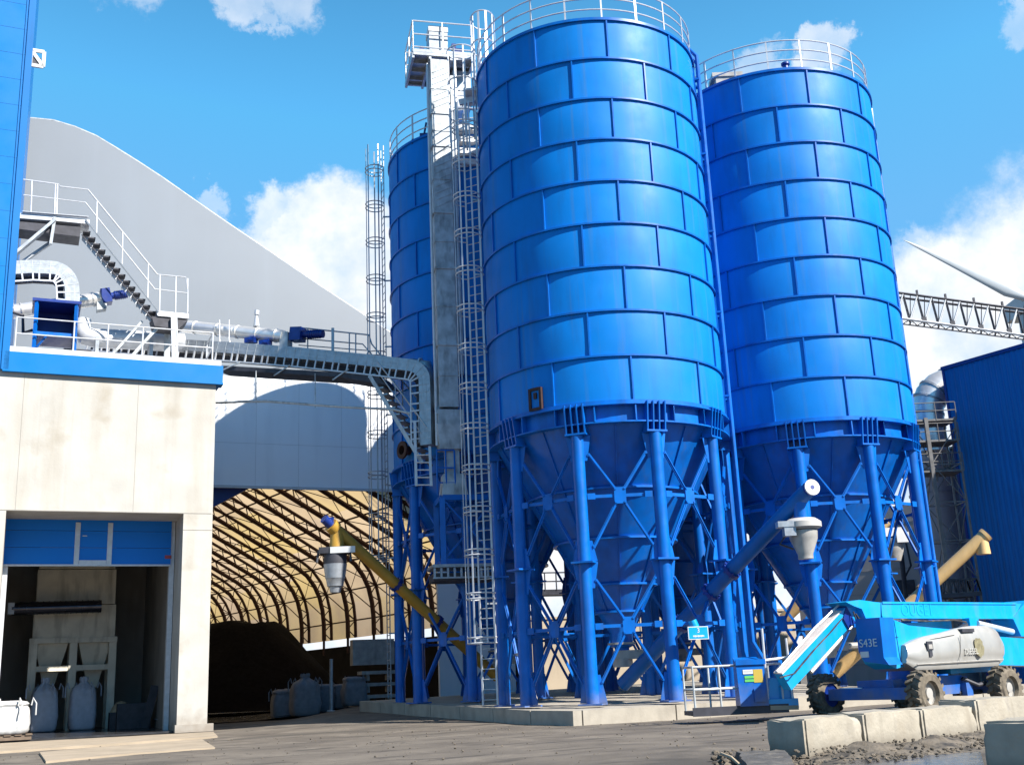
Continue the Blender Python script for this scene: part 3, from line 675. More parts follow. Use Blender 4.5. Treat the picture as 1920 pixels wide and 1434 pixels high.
# interior
dI = 12.5; SA, SB = .32, DL+3.4; SM = (SA+SB)/2
b = MB()
b.box(BP(SM, dI, zl/2+.3), (SB-SA, .3, zl+.6), (FE, FN, Z))
b.box(BP(SR-.2, (TH+dI-.16)/2, zl/2), (.25, dI-.16-TH-.02, zl+.5), (FE, FN, Z)); b.box(BP(DL+3.2, (TH+dI-.16)/2, zl/2), (.25, dI-.16-TH-.02, zl+.5), (FE, FN, Z))
b.box(BP(SM, (TH+dI)/2+.2, zl+.75), (SB-SA, dI-TH-.2, .25), (FE, FN, Z))
b.build('interior_wall', INTER, bld, 0)
b = MB(); b.box(BP((SR+.01+DL-.01)/2, (TH+dI)/2, .03), (DL-SR-.02, dI-TH+2*TH-.4, .06), (FE, FN, Z)); b.box(BP(DL+1.6, (TH+dI)/2, .025), (3.1, dI-TH-.4, .05), (FE, FN, Z)); b.build('interior_floor', DFLOOR, bld, 0)
# sectional door rolled most of the way up, with its wicket door
BD = B(1.9)
dz0 = BD(200, 1058).z; dz1 = zl+.2
door = MB(); w0, w1 = SR+.15, DL+.1
hp = (dz1-dz0)/3
for i in range(3): door.box(BP((w0+w1)/2, 1.9, dz0+hp*(i+.5)), (w1-w0, .06, hp-.012), (FE, FN, Z))
do = door.build('sectional_door', DOORB, bld, 0); do['label'] = 'blue sectional door raised to the lintel'
wa = (K-BD(141, 1020)).dot(FE); wb = (K-BD(209, 1020)).dot(FE); wt = BD(175, 980).z
b = MB()
for s_ in (wa-.06, wb+.06): b.box(BP(s_, 1.855, (dz0+wt)/2), (.16, .05, wt-dz0), (FE, FN, Z))
b.box(BP((wa+wb)/2, 1.855, dz0+.07), (wa-wb-.3, .05, .14), (FE, FN, Z))
b.build('wicket_frame', GALVW, do, 0)
b = MB(); b.beam(BP(wa-.22, 1.82, (dz0+wt)/2+.25), BP(wa-.36, 1.80, (dz0+wt)/2+.25), .03, .03); b.build('handle', GALVW, do, 0)
b = MB(); b.box(BP((w0+w1)/2, 1.88, dz0-.03), (w1-w0, .1, .06), (FE, FN, Z)); b.build('bottom_rail', GALVW, do, 0)
b = MB(); q = BD(315, 1044); b.box(q+FN*.035, (.22, .01, .12), (FE, FN, Z)); b.build('door_mark', RED, do, 0)
for x_ in (SR+.10, DL-.07):
    b = MB(); b.box(BP(x_, 2.1, dz1/2-.1), (.16, .34, dz1-.2), (FE, FN, Z)); b.build('door_guide_rail', GALVW, bld, 0)
# concrete apron in front of the door
ap = thing('door_apron', 'cracked sandy concrete ramp slabs in front of the open door', 'ramp', PZ(200, 1390, 0))
b = MB()
for q in ([(-160, 1401), (400, 1371), (408, 1379), (-160, 1419)],): b.prism([PZ(u, v, .05) for u, v in q], (0, 0, -.2))
b.build('upper_slab', APRON, ap, 0)
b = MB()
for q in ([(74, 1409), (250, 1394.5), (378, 1384.5), (403, 1400), (250, 1411), (86, 1426)],): b.prism([PZ(u, v, .03) for u, v in q], (0, 0, -.15))
b.build('lower_slab', APRON, ap, 0)

# bright blue clad tower on the left
tw = thing('blue_clad_tower', 'tall bright sky blue clad tower cut by the left edge of the picture', 'tower', BP(ST+4, 0, 0))
s0 = sof(14, 690); 
b = MB(); b.box(BP(s0+6, 3.0, 15+zp/2), (12, 6.2, 30-zp), (FE, FN, Z)); b.build('wall', BLUEC, tw, 0)
b = MB()
for i in range(14): b.box(BP(s0+6, -.102, zp+.6+i*1.0), (11.98, .008, .018), (FE, FN, Z))
b.build('panel_joint', BLUER, tw, 0)
b = MB(); b.box(BP(s0+.08, -.12, 15+zp/2), (.22, .06, 30-zp), (FE, FN, Z)); b.box(BP(s0+.26, -.11, 15+zp/2), (.03, .05, 30-zp), (FE, FN, Z)); b.build('corner_trim', BLUER, tw, 0)
q = B0(70, 110)
t = thing('flood_lamp', 'small white framed flood lamp fixed high on the edge of the blue tower', 'lamp', q)
b = MB(); w = .27
for a, c in (((-w, -w), (w, -w)), ((w, -w), (w, w)), ((w, w), (-w, w)), ((-w, w), (-w, -w)), ((-w, w), (w, -w))):
    b.beam(q+FE*a[0]*.8+Z*a[1]*1.1, q+FE*c[0]*.8+Z*c[1]*1.1, .12, .07, FN)
b.build('bracket', WHITE, t); b = MB(); b.box(q+FE*-.02-Z*.12-FN*.1, (.3, .2, .3), (FE, FN, Z)); b.build('lamp_head', DARK, t)

# ------------------------------------------------------------------ plant on the roof terrace
# handrail along the parapet
t = thing('terrace_handrail', 'white tube handrail along the edge of the roof terrace above the parapet', 'handrail', B0(200, 670))
H1 = B(.25)
b = MB()
zr = zq+.2
def tp(u, d=.25):   # point on the terrace kerb below image column u
    q = B(d)(u, 670); return V((q.x, q.y, zr))
A_, E_ = tp(26), tp(398)
for z in (1.12, .55): b.path([A_+Z*z, E_+Z*z], .025, 8)
b.path([E_+Z*1.12, E_-FN*1.4+Z*1.12], .03, 8); b.path([E_+Z*.55, E_-FN*1.4+Z*.55], .03, 8)
for u in (26, 136, 200, 266, 330, 398):
    p = tp(u); b.tube(p-Z*.2, p+Z*1.12, .03, 8)
b.tube(E_-FN*1.4-Z*.2, E_-FN*1.4+Z*1.12, .03, 8)
b.build('rails', GALVW, t)
# blue box hopper
Bk = B(.45)
c0, c1 = Bk(62, 655), Bk(140, 655); zt0 = Bk(100, 566).z; zb0 = Bk(100, 628).z
t = thing('box_hopper', 'dark blue open fronted box hopper on legs standing on the roof terrace', 'hopper', (c0+c1)/2)
wv = (c1-c0); ww = wv.length; cc = (c0+c1)/2
b = MB(); mid = V((cc.x, cc.y, 0))-FN*.6
b.box(mid+Z*(zb0-.02), (ww, 1.3, .08), (FE, FN, Z)); b.box(mid-FN*.6+Z*(zt0+zb0)/2, (ww, .06, zt0-zb0), (FE, FN, Z)); b.box(mid+Z*(zt0), (ww+.25, 1.5, .1), (FE, FN, Z))
for s_ in (-1, 1): b.box(mid+FE*s_*(ww/2)+Z*(zt0+zb0)/2, (.06, 1.3, zt0-zb0), (FE, FN, Z))
b.build('box', NAVY, t, 0)
b = MB()
for s_ in (-1, 1):
    for y in (-.6, .66): b.beam(mid+FE*s_*(ww/2-.02)+FN*y+Z*(zq), mid+FE*s_*(ww/2-.02)+FN*y+Z*zt0, .1, .1)
b.beam(mid-FE*ww/2+FN*.68+Z*zb0, mid+FE*ww/2+FN*.68+Z*zb0, .08, .12)
for s_ in (-1, 1): b.beam(mid+FE*s_*(ww/2-.02)-FN*.62+Z*(zb0-.12), mid+FE*s_*(ww/2-.02)+FN*.68+Z*(zb0-.12), .07, .07); b.beam(mid-FE*(ww/2-.1)+FN*.66+Z*(zq+.35), mid-FE*(ww/2-.45)+FN*.66+Z*(zb0), .07, .07)
b.build('frame', BLUED, t, 0)
b = MB(); b.path([mid-FE*(ww/2+.05)+Z*(zb0+.3), mid-FE*(ww/2+.35)+Z*(zb0+.2), mid-FE*(ww/2+.4)+Z*(zb0+.8), mid-FE*(ww/2+1.4)+Z*(zb0+1.1)], .06, 8); b.build('hose', DARK, t)
b = MB(); b.box(mid+FE*(ww/2+.1)-Z*0+V((0, 0, zq+.25)), (.9, .8, .45), (FE, FN, Z)); b.build('feed_tray', DARK, t)

# the segmented cable chain: outer plates, an open ladder frame on the inner side
def chain(t, pts, nrm, h1, h2, depth, pitch, bright=1):
    flip = 1
    pts = [V(p) for p in pts]; dens = []
    for i in range(len(pts)-1):
        k = max(1, round((pts[i+1]-pts[i]).length/.12)); dens += [pts[i].lerp(pts[i+1], j/k) for j in range(k)]
    dens.append(pts[-1]); n = len(dens)
    tan = [(dens[min(i+1, n-1)]-dens[max(i-1, 0)]).normalized() for i in range(n)]
    inn = [(tan[i].cross(nrm)*flip).normalized() for i in range(n)]
    def sweep(o0, o1, d0, d1, b, m=0):
        vs = []; 
        for i in range(n):
            for o, d in ((o0, d0), (o1, d0), (o1, d1), (o0, d1)): vs.append(dens[i]+inn[i]*o+nrm*d)
        fs = []
        for i in range(n-1):
            for j in range(4): fs.append((i*4+j, i*4+(j+1) % 4, (i+1)*4+(j+1) % 4, (i+1)*4+j))
        fs += [(0, 1, 2, 3), ((n-1)*4+3, (n-1)*4+2, (n-1)*4+1, (n-1)*4)]
        b.add(vs, fs, m)
    b = MB(); sweep(0, h1, 0, -depth, b); b.build('outer_plates', GALVW if bright else GALV, t, 30)
    b = MB(); acc_ = 0; last = -1
    s_ = [0]
    for i in range(1, n): s_.append(s_[-1]+(dens[i]-dens[i-1]).length)
    x = pitch/2
    seam = MB()
    while x < s_[-1]:
        i = min(range(n), key=lambda q: abs(s_[q]-x)); p = dens[i]; a_ = inn[i]
        b.beam(p+a_*h1+nrm*.0, p+a_*(h1+h2)+nrm*.0, .05, .05, nrm)
        seam.beam(p+a_*.02+nrm*.003, p+a_*(h1-.02)+nrm*.003, .014, .012, nrm)
        x += pitch
    sweep(h1+h2, h1+h2+.05, .03, -.03, b); b.build('ladder_frame', GALVW, t, 30)
    for q in (.33, .66): sweep(h1*q, h1*q+.012, .004, -.004, seam)
    seam.build('plate_seams', GALVD, t, 0)
    b = MB(); sweep(h1+.02, h1+h2-.02, -.35, -depth, b); b.build('dark_backing', DARK, t, 30)  # dark back panel put in for the shade inside the open frame
Bm = B(.9)
t = thing('cable_chain', 'segmented cable chain curling down from the blue tower into the blue box hopper', 'cable chain', Bm(100, 500))
pts = [Bm(8, 490), Bm(60, 487), Bm(95, 489)]
for k in range(1, 9):
    a = k/8*math.pi/2; pts.append(Bm(97+52*math.sin(a), 540-51*math.cos(a)+2*math.sin(a)))
pts += [Bm(150, 560), Bm(148, 578)]
chain(t, pts, FN, .48, .24, .5, .33, 0)
# long walkway bridge: a vertical plane that runs from the terrace to the front of the left silo
q0 = P(330, 650, 40.2); q1 = P(800, 690, 36.9); wd = V((q1.x-q0.x, q1.y-q0.y, 0)).normalized(); WN = V((wd.y, -wd.x, 0))
WP = plane(q0, WN)
t = thing('cable_chain', 'long segmented cable chain along the walkway that bends down at the left silo', 'cable chain', WP(500, 660))
pts = [WP(165, 622), WP(300, 634), WP(430, 641), WP(560, 651), WP(690, 664), WP(760, 672)]
for k in range(1, 9):
    a = k/8*math.pi/2; pts.append(WP(766+40*math.sin(a), 712-39*math.cos(a)))
pts += [WP(807, 740), WP(808, 800), WP(809, 832)]
chain(t, pts, WN, .42, .28, .5, .33, 0)
t = thing('walkway_bridge', 'grey steel walkway bridge with handrails from the roof terrace to the left silo', 'walkway', WP(550, 690))
b = MB(); za = WP(400, 684); zb1 = WP(705, 704)
b.prism([WP(396, 684), WP(705, 702), WP(725, 722), WP(690, 716), WP(640, 707), WP(400, 692)], -WN*1.1)
b.build('deck', DARK, t, 0)
b = MB(); 
for u0, v0, u1, v1 in ((515, 705, 545, 685), (625, 713, 655, 692), (420, 694, 450, 680)): b.beam(WP(u0, v0)+WN*.05, WP(u1, v1)+WN*.05, .04, .04)
for u, v0, v1 in ((480, 695, 757), (591, 700, 764)): b.tube(WP(u, v0), WP(u, v1), .02, 6)
b.build('hangers', GALVD, t)
b = MB(); WB = plane(q0-WN*1.05, WN)
b.path([WB(560, 614), WB(692, 628), WB(697, 645), WB(742, 700), WB(795, 760)], .028, 6); b.path([WB(560, 634), WB(680, 645), WB(720, 690), WB(790, 790)], .024, 6)
b.path([WB(560, 647), WB(688, 657)], .02, 6)
for u, v0, v1 in ((577, 616, 660), (625, 620, 664), (655, 624, 668), (667, 626, 670), (690, 628, 672), (720, 668, 712), (755, 715, 760)): b.tube(WB(u, v0), WB(u, v1), .026, 6)
b.beam(WB(624, 615), WB(624, 662), .1, .06)
b.build('handrail', GALV, t)
b = MB(); b.path([WP(402, 755), WP(480, 752), WP(500, 752)], .05, 8); b.path([WP(500, 752), WP(620, 761), WP(740, 768), WP(770, 775)], .045, 8); b.build('service_pipe', GALVD, t)
# stair down from the bridge
t = thing('walkway_stair', 'steep grey open stair from the walkway bridge down beside the cable chain', 'stair', WP(740, 780))
a0, a1 = WP(693, 704), WP(792, 868)
for off in (0, -.75):
    b = MB(); b.beam(a0+WN*off, a1+WN*off, .05, .13); b.build('stringer', DARK if off else GALVD, t, 0)
b = MB()
for i in range(13):
    p = a0.lerp(a1, (i+.5)/13)+Z*.15; b.box(p-WN*.37, (.30, .72, .05), (wd, WN, Z))
b.build('treads', GALV, t, 0)
b = MB()
b.path([WP(708, 678), WP(737, 716), WP(800, 800)], .026, 6); b.path([WP(704, 690), WP(790, 812)], .022, 6)
b.tube(WP(742, 755), WP(741, 722), .02, 6); b.tube(WP(786, 830), WP(785, 780), .02, 6)
b.build('handrail', GALV, t)
t = thing('access_ladder', 'short grey vertical ladder below the end of the cable chain', 'ladder', WP(800, 880))
b = MB()
for u in (783, 811): b.beam(WP(u-2, 790 if u < 800 else 838)+WN*.15, WP(u+1, 912)+WN*.15, .09, .05)
for v in range(700, 915, 14): 
    if v > 840: b.tube(WP(783, v)+WN*.15, WP(811, v)+WN*.15, .025, 6)
b.build('frame', GALVW, t)
# silver pipes with blue drive motors
def drive(nm, lab, pl, ax, u0, v0, u1, v1, r, mu0, mv0, mu1, mv1, base=None):
    t = thing(nm, lab, 'screw conveyor', pl(u0, v0))
    a, c = pl(u0, v0), pl(u1, v1); b = MB(); b.tube(a, c, r, 18); d = (c-a).normalized()
    for k in (.12, .35, .55, .75, .93): p = a.lerp(c, k); b.tube(p-d*.02, p+d*.02, r*1.12, 18)
    b.build('pipe', STEEL, t)
    m0, m1 = pl(mu0, mv0), pl(mu1, mv1); d2 = (m1-m0).normalized(); L_ = (m1-m0).length
    b = MB(); b.box(m0+d2*L_*.18, (L_*.36, r*1.9, r*2.1), (d2, d2.cross(Z).normalized(), d2.cross(Z).normalized().cross(d2))); b.tube(m0+d2*L_*.36, m0+d2*L_*.5, r*.5, 14); b.tube(m0+d2*L_*.5, m1, r*.62, 16)
    for k in range(6): p = m0+d2*L_*(.54+.07*k); b.tube(p-d2*.01, p+d2*.01, r*.7, 16)
    b.build('motor', NAVY, t)
    b = MB(); b.box(c+d*.1-Z*r*.6, (.35, r*1.5, r*2.6), (d, d.cross(Z).normalized(), Z)); b.build('inlet_box', GALVD, t)
    return t
BB = B(3.4)
drive('screw_conveyor', 'silver screw conveyor pipe with a blue motor crossing behind the roof stair', BB, FE, 20, 585, 186, 560, .26, 190, 558, 238, 551)
WC = plane(q0-WN*.95, WN)
t = drive('screw_conveyor', 'silver screw conveyor pipe with a blue motor lying along the walkway bridge', WC, wd, 345, 612, 532, 631, .24, 548, 628, 606, 626)
b = MB()
b.tube(WC(481, 612), WC(481, 590), .12, 10, .05); b.tube(WC(481, 590), WC(482, 582), .10, 8)
b.build('vent', GALVW, t)
for u in (420, 438):
    b = MB(); b.path([WC(u, 604)+WN*.3, WC(u, 640)+WN*.3, WC(u+2, 648)+WN*.3], .02, 6); b.build('strap', GALVW, t)
for u, v in ((476, 641), (503, 646)):
    b = MB(); b.box(WC(u, v)+WN*.2, (.4, .3, .2), (wd, WN, Z)); b.tube(WC(u, v)+WN*.3, WC(u+9, v+1)+WN*.3, .09, 10); b.build('slide_valve', NAVY, t)
t = thing('transfer_pipe', 'grey pipe from the walkway into the foot of the bucket elevator', 'pipe', WC(800, 683))
b = MB(); b.path([WC(770, 680), WC(800, 683), EP(-.3, -.1, 9.95)], .16, 14); b.build('pipe', GALV, t)
b = MB(); b.tube(WC(786, 681.5), WC(789, 681.8), .21, 14); b.build('flange', GALVW, t)
t = thing('insulated_duct', 'thick pale insulated duct lying on the roof terrace behind the handrail', 'duct', B(2.2)(200, 630))
D2 = B(2.9); b = MB(); b.path([D2(152, 600), D2(152, 618), D2(160, 630), D2(180, 634), D2(300, 640), D2(345, 643)], .36, 16); b.build('duct', GALVW, t)
for u, v in ((180, 655), (280, 662)):
    b = MB(); b.box(D2(u, v)+FN*.3, (.12, .8, .6), (FE, FN, Z)); b.build('saddle', GALV, t)

# roof stair up to the blue tower
BSs = B(1.2); BSb = B(2.1)
t = thing('roof_stair', 'grey steel stair with landings climbing from the terrace to the blue tower', 'stair', BSs(330, 660))
b = MB(); b.prism([BSs(10, 397), BSs(105, 405), BSs(168, 412), BSs(168, 420), BSs(105, 414), BSs(10, 407)], -FN*1.0, 0)
b.prism([BSs(10, 412)-FN*.05, BSs(152, 425)-FN*.05, BSs(150, 443)-FN*.05, BSs(10, 425)-FN*.05], -FN*.9, 1)
b.build('upper_landing', [GALVW, DARK], t, 0)
for pl, m_ in ((BSs, GALV), (BSb, GALVD)):
    b = MB(); b.beam(pl(161, 413), pl(297, 585), .05, .10, FN.cross(V((1, 0, 1)))); b.build('stringer', m_, t, 0)
b = MB(); b0, b1 = BSs(153, 440), BSs(285, 598); sdir = (b1-b0).normalized(); c0_, c1_ = BSs(163, 424), BSs(294, 590); nst = 14
for i in range(nst):
    p = b0.lerp(b1, (i+.5)/nst); q = c0_.lerp(c1_, (i+.5)/nst); m_ = p.lerp(q, .5); acr = (q-p)
    b.box(m_-FN*.46, ((b1-b0).length/nst*.80, acr.length*.95, .05), (sdir, acr.normalized(), FN), 1); b.box(m_-FN*.48+Z*.10, (.25, .05, .84), (FE, Z, FN), 0)  # bright panels put bounced light into the colour of the tread undersides
b.build('treads', [DARK, GALVW], t, 0)
b = MB(); b.beam(b0, b1, .05, .03); b.build('lower_string', DARK, t, 0)
b = MB(); b.prism([BSs(292, 582), BSs(354, 588), BSs(354, 597), BSs(296, 592)], -FN*1.0, 0); b.prism([BSs(285, 592)-FN*.06, BSs(352, 600)-FN*.06, BSs(335, 616)-FN*.06, BSs(290, 610)-FN*.06], -FN*.85, 1); b.build('lower_landing', [GALVW, DARK], t, 0)
b = MB(); b.beam(BSs(326, 596), BSs(328, 676), .22, .16, FN); b.build('post', GALVW, t, 0)
b = MB(); b.beam(BSb(313, 600), BSb(313, 676), .2, .16, FN); b.beam(BSs(225, 690)-FN*.4, BSs(300, 606)-FN*.4, .1, .28, FN); b.beam(BSs(190, 685)-FN*.3, BSs(268, 598)-FN*.3, .08, .1, FN); b.build('strut', GALVD, t, 0)
b = MB(); b.beam(BSs(22, 482), BSs(103, 414), .1, .3, FN); b.beam(BSs(20, 492)-FN*.8, BSs(96, 440)-FN*.8, .1, .18, FN); b.beam(BSs(103, 408), BSs(95, 458), .1, .14, FN); b.build('bracket_arm', GALV, t, 0)
b = MB()
for pl in (BSs, BSb):
    b.path([pl(44, 337), pl(110, 346), pl(112, 350), pl(165, 356), pl(295, 515), pl(348, 520), pl(352, 545), pl(352, 585)], .028, 6)
    b.path([pl(44, 366), pl(110, 374), pl(160, 380), pl(290, 542), pl(352, 550)], .024, 6)
    for u0, v0, u1, v1 in ((60, 338, 58, 398), (104, 345, 102, 406), (108, 346, 106, 406), (182, 377, 181, 437), (230, 435, 229, 495), (278, 494, 277, 560), (300, 516, 299, 584), (330, 518, 329, 586), (352, 522, 351, 590)): b.tube(pl(u0, v0), pl(u1, v1), .024, 6)
b.path([BSs(352, 524), BSb(352, 530)], .026, 6)
b.build('handrail', GALVW, t)
b = MB(); b.beam(BSs(42, 398)+FN*.02, BSs(166, 408)+FN*.02, .015, .16, FN); b.build('toe_board', GALVW, t, 0)

# ------------------------------------------------------------------ in the doorway: filling station and big bags
UB = B(8.3)
uc0, uc1 = UB(46, 1340), UB(213, 1340); fl = .06
t = thing('bag_filling_station', 'cream filling station with twin hoppers inside the open doorway', 'filling station', V(((uc0.x+uc1.x)/2, (uc0.y+uc1.y)/2, 0)))
uw = (uc1-uc0).dot(FE); um = V(((uc0.x+uc1.x)/2, (uc0.y+uc1.y)/2, 0))-FN*.9
def UP(a, b_, z): return um+FE*a+FN*b_+Z*z
zA = UB(120, 1060).z; zB = UB(120, 1200).z; zC = UB(120, 1252).z
b = MB()
for i in range(3):
    z0 = zB+(zl+.4-zB)*i/3; z1 = zB+(zl+.4-zB)*(i+1)/3-.03; k = .94-.03*i
    b.box(UP(0, 0, (z0+z1)/2), (uw*k, 1.7, z1-z0), (FE, FN, Z))
for x in (-.26, .1): b.box(UP(uw*x, .86, (zB+zl)/2), (.03, .04, zl-zB), (FE, FN, Z))
b.box(UP(0, 0, zB), (uw, 1.85, .2), (FE, FN, Z)); b.build('body', CREAM, t, 0)
b = MB()
for x in (-uw/2+.15, 0, uw/2-.15):
    for y in (-.75, .75): b.box(UP(x, y, zB/2), (.28, .22, zB-.1), (FE, FN, Z))
for y in (-.75, .75): b.box(UP(0, y, zC), (uw-.3, .14, .2), (FE, FN, Z))
b.build('frame', CREAM, t, 0)
for sx in (-1, 1):
    b = MB(); x = sx*uw*.25; tq = uw*.19
    b.hexa([UP(x+i*.16, j*.16, zC-.75) for i, j in ((-1, -1), (1, -1), (1, 1), (-1, 1))]+[UP(x+i*tq, j*.6, zB-.1) for i, j in ((-1, -1), (1, -1), (1, 1), (-1, 1))]); b.build('hopper', CREAM, t, 0)
PB = B(7.4); a, c = PB(22, 1141), PB(190, 1136)
t = thing('spiral_hose', 'dark shiny spiral duct hanging level in front of the filling station', 'duct', a)
b = MB(); b.path([a, c], .24, 16); 
for k in range(16): p = a.lerp(c, (k+.5)/16); b.tube(p-FE*.015, p+FE*.015, .255, 16)
b.build('duct', mat('dark_shiny_duct', (.06, .06, .075), .18, .7, .2, 3), t)
b = MB(); b.box(a-FE*.02+FN*.02, (.22, .42, .42), (FE, FN, Z)); b.build('end_box', GALVW, t)
def bag(label, p, w, h, neck, mt, group=None, seed=0, rot=0):
    t = thing('bulk_bag', label, 'bulk bag', p, group); rnd = random.Random(seed); n = 48; pts = []
    prof = [(0, .0), (.80, .0), (.93, .04), (.99, .13), (.985, .2), (1.02, .3), (1.0, .42), (.99, .52), (.97, .62), (.95, .7), (.90, .78), (.84, .83)] + ([(.74, .88), (.42, .95), (.26, 1.0), (.33, 1.06), (.3, 1.1)] if neck else [(.92, .90), (.84, .96), (.5, 1.0), (0, 1.0)])
    for r, z in prof:
        row = []
        for k in range(n+1):
            a = 2*math.pi*k/n; ce, se = math.cos(a), math.sin(a); pw = 5 if r > .5 else 2.2
            q = 1/(abs(ce)**pw+abs(se)**pw)**(1/pw)*.96
            wr = 1+.05*noise.noise(V((ce*2+seed, se*2, z*4)))+.05*noise.noise(V((ce*5, se*5+seed, z*3)))+.025*noise.noise(V((ce*13+seed, se*13, z*7)))
            if neck and z > .7: wr += .10*math.cos(a*9+seed)*min(1, (z-.7)/.2)
            sag = .04*noise.noise(V((ce*3, se*3, seed)))*z
            x, y = r*w/2*q*wr*ce, r*w/2*q*wr*se
            row.append(V(p)+V((x*math.cos(rot)-y*math.sin(rot), x*math.sin(rot)+y*math.cos(rot), (z+sag)*h)))
        row[-1] = row[0].copy(); pts.append(row)
    MB().grid(pts).build('sack', mt, t, 60)
    for sx in (-1, 1):
        for sy in (-1, 1):
            if rnd.random() < .25 and not neck: continue
            q = V(p)+V((sx*w*.38, sy*w*.38, h*.86)); MB().path([q, q+V((sx*.05, 0, .22)), q+V((sx*.14, sy*.03, .05)), q+V((sx*.12, sy*.08, -.3))], .025, 6).build('lifting_loop', mt, t)
    return t
for u, lab, sd_ in ((80, 'full pale blue bulk bag hanging under the left hopper in the doorway', 1), (153, 'full pale blue bulk bag hanging under the right hopper in the doorway', 2)):
    q = B(7.6)(u, 1360); bag(lab, V((q.x, q.y, .07)), 1.0, 1.75, True, BAGB, 'bags under the filling station', sd_, AF)
q = B(.2)(14, 1378); pb = V((q.x, q.y, .06))
t = thing('pallet', 'dark pallet under the squat white bag at the left edge', 'pallet', pb)
b = MB()
for i in range(5): b.box(pb+FE*(-.6+i*.3)+Z*.145, (.2, 1.2, .03), (FE, FN, Z))
for j in (-.5, 0, .5): b.box(pb+FN*j+Z*.065, (1.35, .12, .13), (FE, FN, Z))
b.build('boards', mat('old_timber', (.14, .10, .07), .8, 0, .25, 5), t, 0)
bag('squat white bulk bag with loose straps on a pallet at the left edge', pb+Z*.165, 1.25, .98, False, BAGW, None, 5, AF)
# clutter at the right of the doorway
q = B(6.2)(275, 1366); qa = V((q.x, q.y, .06))
t = thing('scrap_board', 'dark boards leaning by the right wall inside the doorway', 'boards', qa)
b = MB(); b.beam(qa+FE*-.1, qa+FE*.25+Z*1.5, .3, .06, FN); b.box(qa+FE*-.45+Z*.45-FN*.4, (1.2, .5, .9), (FE, FN, Z)); b.build('boards', DARK, t, 0)
t = thing('folded_sheet', 'crumpled blue grey plastic sheet on the floor inside the doorway', 'sheet', qa+FE*.7)
b = MB(); b.grid([[qa+FE*(.25+.16*i)-FN*(.1*j-.2)+Z*max(.0, .30-.05*i+.1*noise.noise(V((i*.8, j*.8, 4)))) for i in range(7)] for j in range(7)]); b.build('sheet', BAGB, t, 40)
q = B(7.2)(226, 1330); 
t = thing('scrap_heap', 'crumpled tan paper heap on a crate inside the doorway', 'scrap heap', V((q.x, q.y, .06)))
b = MB(); q = V((q.x, q.y, .06)); b.box(q+Z*.3, (.8, .7, .6), (FE, FN, Z), 1)
b.lathe([(.38, .6), (.30, .78), (.16, .95), (0, 1.0)], 9, q); b.build('heap', [CLOTH, DARK], t, 0)

# ------------------------------------------------------------------ the big hall
HA = R(23); HE = V((math.cos(HA), math.sin(HA), 0)); HN = V((math.sin(HA), -math.cos(HA), 0)); HP0 = V((-10.35, 48.6, 0))
HF = plane(HP0, HN)
hall = thing('storage_hall', 'large grey arched storage hall with an open front and tan membrane lining', 'hall', HP0)
top = [(-60, 250), (-20, 230), (20, 221), (60, 222), (100, 226), (140, 238), (180, 255), (220, 279), (260, 304), (300, 330), (400, 400), (500, 468), (600, 536), (700, 602), (780, 656), (850, 706), (900, 760), (935, 830), (950, 900)]
split = [(-60, 655), (390, 690), (950, 738)]
def lerp_line(pts, u):
    for (a, b_), (c, d) in zip(pts, pts[1:]):
        if a <= u <= c: return b_+(d-b_)*(u-a)/(c-a)
zs = HF(600, 715).z; zlin = HF(560, 913.5).z
up = [HF(u, v) for u, v in top]
def cutz(poly):     # polygon of the gable above z
    return poly
b = MB(); lo = [V((p.x, p.y, zs)) for p in up]
for i in range(len(up)-1):
    if up[i+1].z > zs+.1: b.hexa([lo[i], lo[i+1], lo[i+1]-HN*.25, lo[i]-HN*.25, up[i], up[i+1], up[i+1]-HN*.25, up[i]-HN*.25])
    xe = i+1 if up[i+1].z > zs+.1 else None
ob = b.build('upper_gable', HALLG, hall, 0); ob['label'] = 'grey curved upper gable'
b = MB(); gL = HF(-60, 700); gR = HF(950, 860)
def HX(p, z): return V((p.x, p.y, z))
b.hexa([HX(gL, zlin)+HN*.03, HX(gR, zlin)+HN*.03, HX(gR, zlin)-HN*.2, HX(gL, zlin)-HN*.2, HX(gL, zs-.003)+HN*.03, HX(gR, zs-.003)+HN*.03, HX(gR, zs-.003)-HN*.2, HX(gL, zs-.003)-HN*.2])
pR = HF(818, 1000); b.hexa([HX(pR, 0), HX(gR, 0), HX(gR, 0)-HN*.2, HX(pR, 0)-HN*.2, HX(pR, zlin-.004), HX(gR, zlin-.004), HX(gR, zlin-.004)-HN*.2, HX(pR, zlin-.004)-HN*.2])
ob = b.build('lower_gable', HALLW, hall, 0); ob['label'] = 'white lower gable band above the opening'
b = MB()
for i in range(len(up)-1):
    if up[i+1].z > zs+.1: b.beam(up[i]-HN*.13+Z*.02, up[i+1]-HN*.13+Z*.02, .26, .06)
b.build('verge_trim', GALV, hall, 40)
b = MB()
for u in (480, 560, 640, 717):
    p = HF(u, 800); b.box(HX(p, (zs+zlin)/2)+HN*.034, (.012, .01, zs-zlin-.05), (HE, HN, Z))
b.box((HX(gL, zlin+1.9)+HX(gR, zlin+1.9))/2+HN*.034, ((gR-gL).dot(HE)-.2, .01, .012), (HE, HN, Z))
b.box((HX(gL, zlin)+HX(gR, zlin))/2+HN*.05-Z*.05, ((gR-gL).dot(HE), .1, .12), (HE, HN, Z))
b.build('panel_seams', WHITE, hall, 0)
